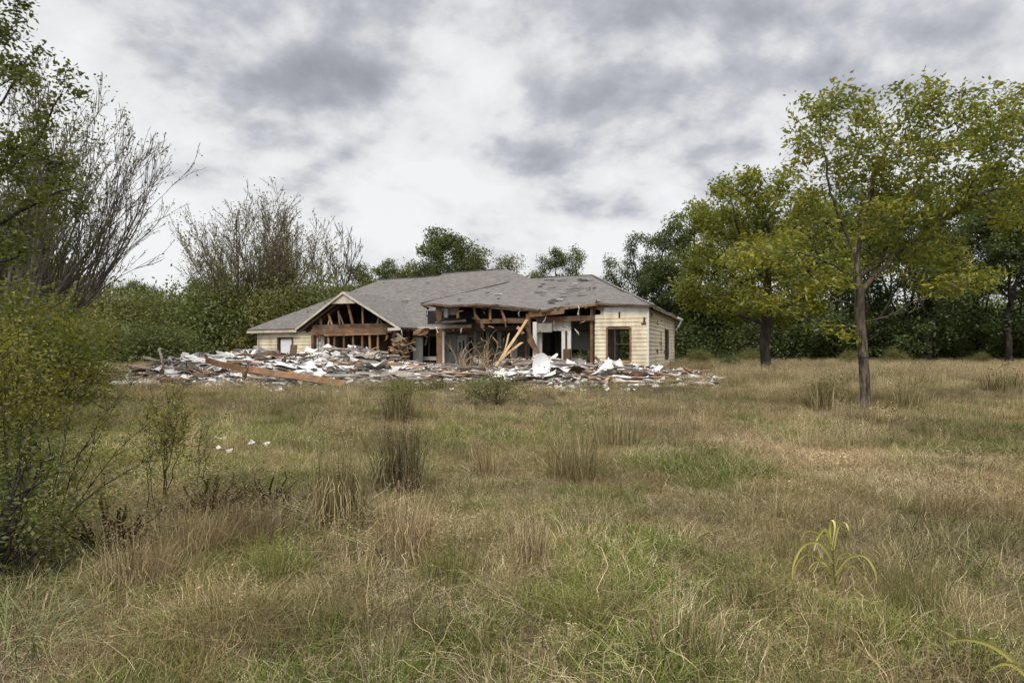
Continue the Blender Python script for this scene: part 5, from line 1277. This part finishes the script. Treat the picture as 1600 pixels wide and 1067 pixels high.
    at = me.attributes.new('size', 'FLOAT', 'POINT'); at.data.foreach_set('value', A[:, 4].astype(np.float32))
    at = me.attributes.new('turn', 'FLOAT_VECTOR', 'POINT'); tv = np.c_[rng.normal(0, .12, n), rng.normal(0, .12, n), rng.uniform(0, 6.28, n)]; at.data.foreach_set('vector', tv.astype(np.float32).ravel())
    o = link('grass', me); tag(o, 'rough field grass, green and straw coloured, covering the whole foreground', 'grass', kind='stuff')
    ng = bpy.data.node_groups.new('grass_scatter', 'GeometryNodeTree')
    ng.interface.new_socket('Geometry', in_out='INPUT', socket_type='NodeSocketGeometry'); ng.interface.new_socket('Geometry', in_out='OUTPUT', socket_type='NodeSocketGeometry')
    N = ng.nodes; L = ng.links; gi = N.new('NodeGroupInput'); go = N.new('NodeGroupOutput'); iop = N.new('GeometryNodeInstanceOnPoints'); ci = N.new('GeometryNodeCollectionInfo')
    ci.inputs['Collection'].default_value = col; ci.inputs['Separate Children'].default_value = True; ci.inputs['Reset Children'].default_value = True
    iop.inputs['Pick Instance'].default_value = True
    def na(nm, ty):
        a = N.new('GeometryNodeInputNamedAttribute'); a.data_type = ty; a.inputs['Name'].default_value = nm; return a.outputs['Attribute']
    L.new(gi.outputs[0], iop.inputs['Points']); L.new(ci.outputs[0], iop.inputs['Instance']); L.new(na('kindex', 'INT'), iop.inputs['Instance Index'])
    L.new(na('size', 'FLOAT'), iop.inputs['Scale']); er = N.new('FunctionNodeEulerToRotation'); L.new(na('turn', 'FLOAT_VECTOR'), er.inputs[0]); L.new(er.outputs[0], iop.inputs['Rotation'])
    L.new(iop.outputs[0], go.inputs[0])
    md = o.modifiers.new('scatter', 'NODES'); md.node_group = ng
    print('grass instances', n)
build_field()

# ------------------------------------------------------------------ individual clumps
def clump(px, py, hp, wp, mats, label, seed, n=260, cat='grass clump', name='grass_clump', group=None, lean=.22, wig=.03, arch=.5, droopy=80, width=None, seeds=True, thatch=0):
    D = CAM_H*F/(py-HOR); base = P(px, D); h = hp/F*D; w = wp/F*D; wd = width or max(.003, .0011*D)
    parts = [(*blades(n//2, w*.40, h*.8, lean*.7, wd, seed, wig*1.6, arch, 5), 0), (*blades(n//2, w*.42, h*.95, lean*.6, wd*.8, seed+9, wig, arch, 5), len(mats)-1)]
    if droopy: parts.append((*blades(droopy, w*.46, h*.5, lean*2.2, wd*1.1, seed+1, wig*3, 1.1, 6, lean_min=.15), 1))
    if thatch:
        rg = np.random.default_rng(seed+31); K = 7; a0 = rg.uniform(0, 6.283, thatch); r0_ = w*rg.uniform(.2, .42, thatch); r1_ = w*rg.uniform(.42, .66, thatch); z0 = h*rg.uniform(.10, .52, thatch); t = np.linspace(0, 1, K+1)
        az = a0[:, None]+np.cumsum(rg.normal(0, .06, (thatch, K+1)), 1); rr = r0_[:, None]+(r1_-r0_)[:, None]*np.sin(t*1.57)+rg.normal(0, .012, (thatch, K+1)); zz = z0[:, None]*(1+.22*np.sin(t*3.14)-t**1.7)+.0
        Cc = np.stack([rr*np.cos(az), rr*np.sin(az), np.maximum(zz, .0)], 2); sd_ = np.stack([-np.sin(az), np.cos(az), az*0], 2)*(wd*.32)
        V = np.stack([Cc-sd_, Cc+sd_], 2).reshape(thatch, -1, 3); m_ = V.shape[1]; kk = np.arange(K)*2; ff = np.c_[kk, kk+1, kk+3, kk+2]; parts.append((V.reshape(-1, 3), (ff[None]+(np.arange(thatch)*m_)[:, None, None]).reshape(-1, 4), np.repeat(rg.uniform(.15, .85, thatch), K), 1))
    if seeds:
        a, b_ = seedheads(max(8, n//8), w*.25, h*1.15, seed+2, max(.014, .004*D), 6, wd*.8); parts += [(*a, 0), (*b_, 0)]
    v, f, r_, mi = merge(parts); me = mesh_np(name, v, f, {'rnd': r_}, [M[m] for m in mats], mi)
    o = link(name, me, loc=base); tag(o, label, cat, group); return o
CL = [
 (530, 826, 165, 95, ('g_brown', 'g_straw', 'g_mix'), 'big dry grass clump with pale bent stalks at its base, left of centre', 420, .16, 220),
 (622, 765, 140, 85, ('g_brown', 'g_straw', 'g_mix'), 'reddish brown grass clump just behind the big dry clump', 320, .2, 120),
 (632, 862, 110, 110, ('g_brown', 'g_straw'), 'low spreading brown clump right of the big dry clump', 320, .3, 200),
 (826, 886, 95, 62, ('g_brown', 'g_straw'), 'small upright brown clump near the middle of the foreground', 240, .2, 80),
 (622, 660, 62, 62, ('g_mix', 'g_brown'), 'dark tuft of tall grass beyond the dry clumps', 240, .2, 40),
 (760, 740, 70, 60, ('g_brown', 'g_straw'), 'thin reddish stems standing between the green patches', 120, .2, 40),
 (900, 745, 120, 100, ('g_straw', 'g_mix'), 'airy pale straw clump right of the middle', 280, .28, 90),
 (960, 705, 80, 90, ('g_straw', 'g_straw'), 'airy pale straw clump behind its taller neighbour', 220, .28, 60),
 (1292, 643, 58, 62, ('g_mix', 'g_brown'), 'grey green weed clump just left of the lone tree trunk', 260, .25, 50),
 (1420, 642, 48, 60, ('g_mix', 'g_straw'), 'pale green clump just right of the lone tree trunk', 220, .25, 50),
 (1563, 614, 40, 66, ('g_mix', 'g_brown'), 'dull green clump near the right edge of the field', 240, .25, 40),
 (1375, 668, 30, 90, ('g_straw', 'g_brown'), 'flattened straw tangle at the foot of the lone tree', 260, .8, 160),
 (1070, 1035, 120, 130, ('g_mix', 'g_brown'), 'brown green clump right of centre at the bottom', 380, .35, 120),
 (905, 985, 70, 100, ('g_green', 'g_mix'), 'fresh green tuft right of centre in the foreground', 320, .35, 60),
 (880, 1045, 70, 90, ('g_straw', 'g_brown'), 'small straw tuft below the fresh green tuft', 200, .5, 60),
 (700, 915, 60, 110, ('g_green', 'g_lime'), 'yellow green tuft between the brown clumps', 320, .35, 60),
 (395, 850, 80, 150, ('g_brown', 'g_straw', 'g_brown'), 'broad patch of reddish dead weeds left of the big clump', 520, .4, 200),
 (300, 880, 110, 120, ('g_brown', 'g_straw'), 'tangled dead stalks under the tall goldenrod like weed', 420, .35, 200),
 (210, 930, 120, 120, ('g_brown', 'g_straw'), 'brown tangle right of the low dark shrub', 420, .4, 200),
 (430, 910, 70, 120, ('g_green', 'g_mix'), 'bright green tuft left of centre in the foreground', 360, .4, 60),
 (350, 985, 90, 200, ('g_straw', 'g_mix'), 'sprawling starburst of long straw coloured stems at lower left', 300, .9, 160),
 (590, 1060, 110, 90, ('g_straw', 'g_straw'), 'bleached forked dead stalks at the bottom left of centre', 90, .3, 30),
 (1180, 950, 80, 120, ('g_mix', 'g_brown'), 'olive tuft left of the drooping leaved weed', 320, .4, 80),
 (1430, 960, 110, 110, ('g_mix', 'g_green'), 'tall green weedy tuft right of the drooping leaved weed', 260, .25, 60),
 (1105, 720, 26, 60, ('g_green', 'g_green'), 'small bright green tuft in the middle right field', 220, .5, 20),
 (690, 1000, 60, 110, ('g_mix', 'g_straw'), 'olive tuft at the bottom near the middle', 280, .5, 80),
 (1500, 740, 40, 120, ('g_straw', 'g_brown'), 'dry straw tuft in the right field', 260, .6, 80),
 (1300, 740, 30, 120, ('g_straw', 'g_straw'), 'flattened straw tuft below the lone tree', 260, .8, 80),
]
for i, (px, py, hp, wp, ms, lb, n, ln, dr) in enumerate(CL): clump(px, py, hp, wp, ms, lb, 500+i*7, n=n, lean=ln, droopy=dr, thatch=(230, 120, 80, 50)[i] if i < 4 else (60 if i in (17, 18) else 0))
# brushy plant before the debris
b4 = bush_mesh('bush', .9, .8, 1.0, 3800, .05, M['leaf_olive'], M['bark'], 310, stems=60, clumps=50, cs=.16)
place_bush(b4, P(772, 17.6), 0, (1, 1, .85), 'grey green brushy bush growing right before the middle of the debris', name='brushy_bush')
place_bush(b4, P(625, 16.0), 2, (.7, .7, .7), 'small grey green bush left of the brushy bush before the debris', name='brushy_bush')
place_bush(b4, P(1290, 15.6), 3, (.75, .7, .75), 'grey green bush left of the lone tree', name='brushy_bush')
# vines / dry canes growing before the porch
def canes():
    base = HW(745, 578, -3.0); base.z = .3; P0, P1, r0 = [], [], []; rd = random.Random(4)
    for k in range(30):
        p = Vector((rd.uniform(-1.2, 1.3), rd.uniform(-.3, .3), 0)); d = Vector((rd.uniform(-.5, .5), rd.uniform(-.3, .3), 1)).normalized(); L = rd.uniform(1.2, 2.6)
        for i in range(9):
            q = p+d*L/9; P0.append(p[:]); P1.append(q[:]); r0.append(.024*(1-i/12)); p = q; d = (d+Vector((rd.gauss(0, .28), rd.gauss(0, .2), -.11*i/3))).normalized()
    V, Fc = tubes(P0, P1, r0, r0, 4); o = link('dry_canes', mesh_np('dry_canes', V, Fc, mats=[M['lumber_pale']]), loc=base); tag(o, 'tangle of dry looping canes growing in front of the porch door', 'dry plant')
canes()

# weed with long drooping yellow leaves at lower right, arching blade bottom right
def ribbon(pts, w0, seg_w=None):
    pts = [Vector(p) for p in pts]; n = len(pts); V, Fc = [], []
    for i, p in enumerate(pts):
        d = (pts[min(i+1, n-1)]-pts[max(i-1, 0)]).normalized(); s = d.cross(Vector((0, 1, .3))).normalized(); t = i/(n-1); w = w0*math.sin(math.pi*min(.97, .12+t*.86))**.8
        fold = d.cross(s)*w*.25
        V += [p-s*w/2+fold, p, p+s*w/2+fold]
    for i in range(n-1):
        a = i*3; Fc += [(a, a+1, a+4, a+3), (a+1, a+2, a+5, a+4)]
    return np.array([v[:] for v in V]), np.array(Fc)
def smooth(pts, k=5):
    out = []; pts = [Vector(p) for p in pts]
    for i in range(len(pts)-1):
        p0, p1, p2, p3 = pts[max(i-1, 0)], pts[i], pts[i+1], pts[min(i+2, len(pts)-1)]
        for j in range(k):
            t = j/k; out.append(.5*((2*p1)+(p2-p0)*t+(2*p0-5*p1+4*p2-p3)*t*t+(3*p1-p0-3*p2+p3)*t**3))
    out.append(pts[-1]); return out
def reed_weed():
    D = 3.9; base = P(1308, D)
    def w(px, py, dd=0): return W(px, py, D+dd)-base
    root = empty('drooping_weed', base, 'tall weed with long yellow drooping leaves in the right foreground', 'weed')
    st = smooth([w(1312, 960), w(1306, 920), w(1302, 880), w(1300, 850)]); V, Fc = tubes([p[:] for p in st[:-1]], [p[:] for p in st[1:]], [.006]*(len(st)-1), [.005]*(len(st)-1), 6)
    link('stem', mesh_np('stem', V, Fc, mats=[M['g_mix']], attrs={'rnd': np.full(len(Fc), .4)}), root)
    L = [([(1300, 860), (1296, 830), (1299, 812), (1304, 822), (1300, 855)], .017), ([(1300, 858), (1290, 826), (1276, 842), (1272, 860)], .02), ([(1302, 880), (1280, 848), (1255, 852), (1240, 880), (1238, 908)], .02),
         ([(1304, 890), (1310, 868), (1325, 862), (1330, 872)], .018), ([(1302, 905), (1290, 880), (1272, 878), (1262, 892)], .016), ([(1308, 915), (1318, 890), (1335, 884), (1346, 900)], .016),
         ([(1345, 935), (1352, 905), (1350, 892), (1344, 888)], .022), ([(1304, 925), (1296, 900), (1282, 898), (1276, 910)], .015), ([(1330, 940), (1336, 915), (1330, 900)], .014), ([(1303, 858), (1308, 828), (1318, 815), (1326, 828), (1328, 850)], .015), ([(1301, 870), (1288, 838), (1262, 828), (1250, 845)], .016), ([(1303, 900), (1325, 872), (1350, 868), (1366, 890), (1370, 912)], .017), ([(1302, 890), (1270, 866), (1250, 872), (1236, 900), (1230, 922)], .016), ([(1304, 930), (1285, 912), (1268, 920), (1260, 940)], .014), ([(1306, 935), (1330, 918), (1348, 925), (1356, 945)], .014)]
    for k, (p, wd) in enumerate(L):
        V, Fc = ribbon(smooth([w(a, b, random.uniform(-.05, .05)) for a, b in p]), wd*.85); link('leaf', mesh_np('leaf', V, Fc, mats=[M['g_lime']], attrs={'rnd': np.linspace(.2, .95, len(Fc))}), root)
    D = 2.7; base = P(1600, D); root = empty('arching_blade_plant', base, 'long green blade arching in from the lower right corner', 'plant')
    for k, p in enumerate(([(1640, 1110), (1590, 1040), (1550, 1008), (1510, 998), (1478, 1002)], [(1640, 1100), (1600, 1050), (1570, 1035), (1540, 1050)], [(1640, 1090), (1625, 1040), (1600, 1010)])):
        V, Fc = ribbon(smooth([w2 for w2 in [W(a, b, D)-base for a, b in p]]), .02); link('leaf', mesh_np('leaf', V, Fc, mats=[M['g_lime']], attrs={'rnd': np.linspace(.9, .3, len(Fc))}), root)
    # dead forked weed at 1150,790
    D = 6.0; base = P(1160, D); root = empty('dead_stalk', base, 'bent pale dead stalk in the middle right field', 'dead stalk')
    P0, P1 = [], []
    for s in ([(1165, 850), (1160, 820), (1150, 790), (1143, 785)], [(1158, 812), (1172, 835), (1178, 845)], [(1152, 800), (1138, 806), (1130, 822)]):
        q = smooth([W(a, b, D)-base for a, b in s]); P0 += [x[:] for x in q[:-1]]; P1 += [x[:] for x in q[1:]]
    V, Fc = tubes(P0, P1, [.006]*len(P0), [.005]*len(P0), 5); link('stem', mesh_np('stem', V, Fc, mats=[M['g_straw']], attrs={'rnd': np.full(len(Fc), .9)}), root)
reed_weed()
# long arching grass at lower left
def left_arc():
    base = P(0, 3.0); v, f, r_ = blades(120, .2, .56, .5, .0045, 900, .03, 1.5, 8, lean_min=.2)
    o = link('arching_grass', mesh_np('arching_grass', v, f, {'rnd': r_}, [M['g_blue']]), loc=base); tag(o, 'fountain of long grey green blades in the lower left corner', 'grass clump')
left_arc()
# sinuous dead stalks curling over the near grass
def loose_stalks():
    rd = random.Random(9)
    protos = []
    for k in range(6):
        P0, P1, r0 = [], [], []
        for b in range(rd.choice([1, 2, 3])):
            p = Vector((0, 0, 0)); a = rd.uniform(0, 6.28); el = rd.uniform(.3, 1.1); d = Vector((math.cos(a)*math.cos(el), math.sin(a)*math.cos(el), math.sin(el))); L = rd.uniform(.16, .36)
            for i in range(9):
                q = p+d*L/9; q.z = max(q.z, .02); P0.append(p[:]); P1.append(q[:]); r0.append(.0021*(1-i/14)); p = q; d = (d+Vector((rd.gauss(0, .42), rd.gauss(0, .42), rd.gauss(-.1, .25)))).normalized()
        V, Fc = tubes(P0, P1, r0, r0, 4); protos.append(mesh_np('dead_stalk', V, Fc, {'rnd': np.full(len(Fc), .62)}, [M['g_straw']]))
    for k in range(260):
        y = rd.uniform(2.4, 9); x = rd.uniform(-.75, .75)*y; o = link('dead_stalk', rd.choice(protos), loc=(x, y, float(gz(x, y))+.03)); o.rotation_euler = (0, 0, rd.uniform(0, 6.28)); s = rd.uniform(.7, 1.3); o.scale = (s, s, s)
        tag(o, 'curling bleached dead stalk poking out of the foreground grass', 'dead stalk', 'dead stalks in the foreground grass')
loose_stalks()
def fringe():
    rd = random.Random(21)
    protos = []
    for k in range(4):
        v, f, r_, mi = merge([(*blades(70, .35, .55, .25, .012, 700+k, .04, .6, 4), 0), (*blades(30, .35, .4, .6, .010, 710+k, .08, .7, 4), 1)]); protos.append(mesh_np('weed_tuft', v, f, {'rnd': r_}, [M[('g_mix', 'g_green', 'g_mix', 'g_brown')[k]], M['g_straw']], mi))
    for k in range(70):
        px = rd.choice([rd.uniform(160, 1120), rd.uniform(620, 820)]); D = rd.uniform(22.3, 24.2) if px < 960 else rd.uniform(24.6, 26); o = link('weed_tuft', rd.choice(protos), loc=P(px, D)); o.rotation_euler = (0, 0, rd.uniform(0, 6.28)); s = rd.uniform(.5, 1.1); o.scale = (s, s, s*rd.uniform(.6, 1))
        tag(o, 'ragged weed tuft growing along the front edge of the debris', 'weed', 'weeds along the front edge of the debris')
    sm = [sheet_mesh('plaster_scrap', .2*q, .12*q, M['drywall'], M['drywall'], 4, 3, .04, .02) for q in (1, 1.4, .7)]
    for k in range(60):
        px = rd.uniform(380, 1050); D = 23.8-2.4*rd.random()**2; p = P(px, D); p.z += rd.uniform(.03, .11); o = link('plaster_scrap', rd.choice(sm), loc=p); o.rotation_euler = (rd.gauss(.3, .4), rd.gauss(0, .3), rd.uniform(0, 6.28))
        tag(o, 'small dusty plaster scrap lying in the grass just in front of the debris', 'scrap', 'plaster scraps in the grass before the debris')
fringe()
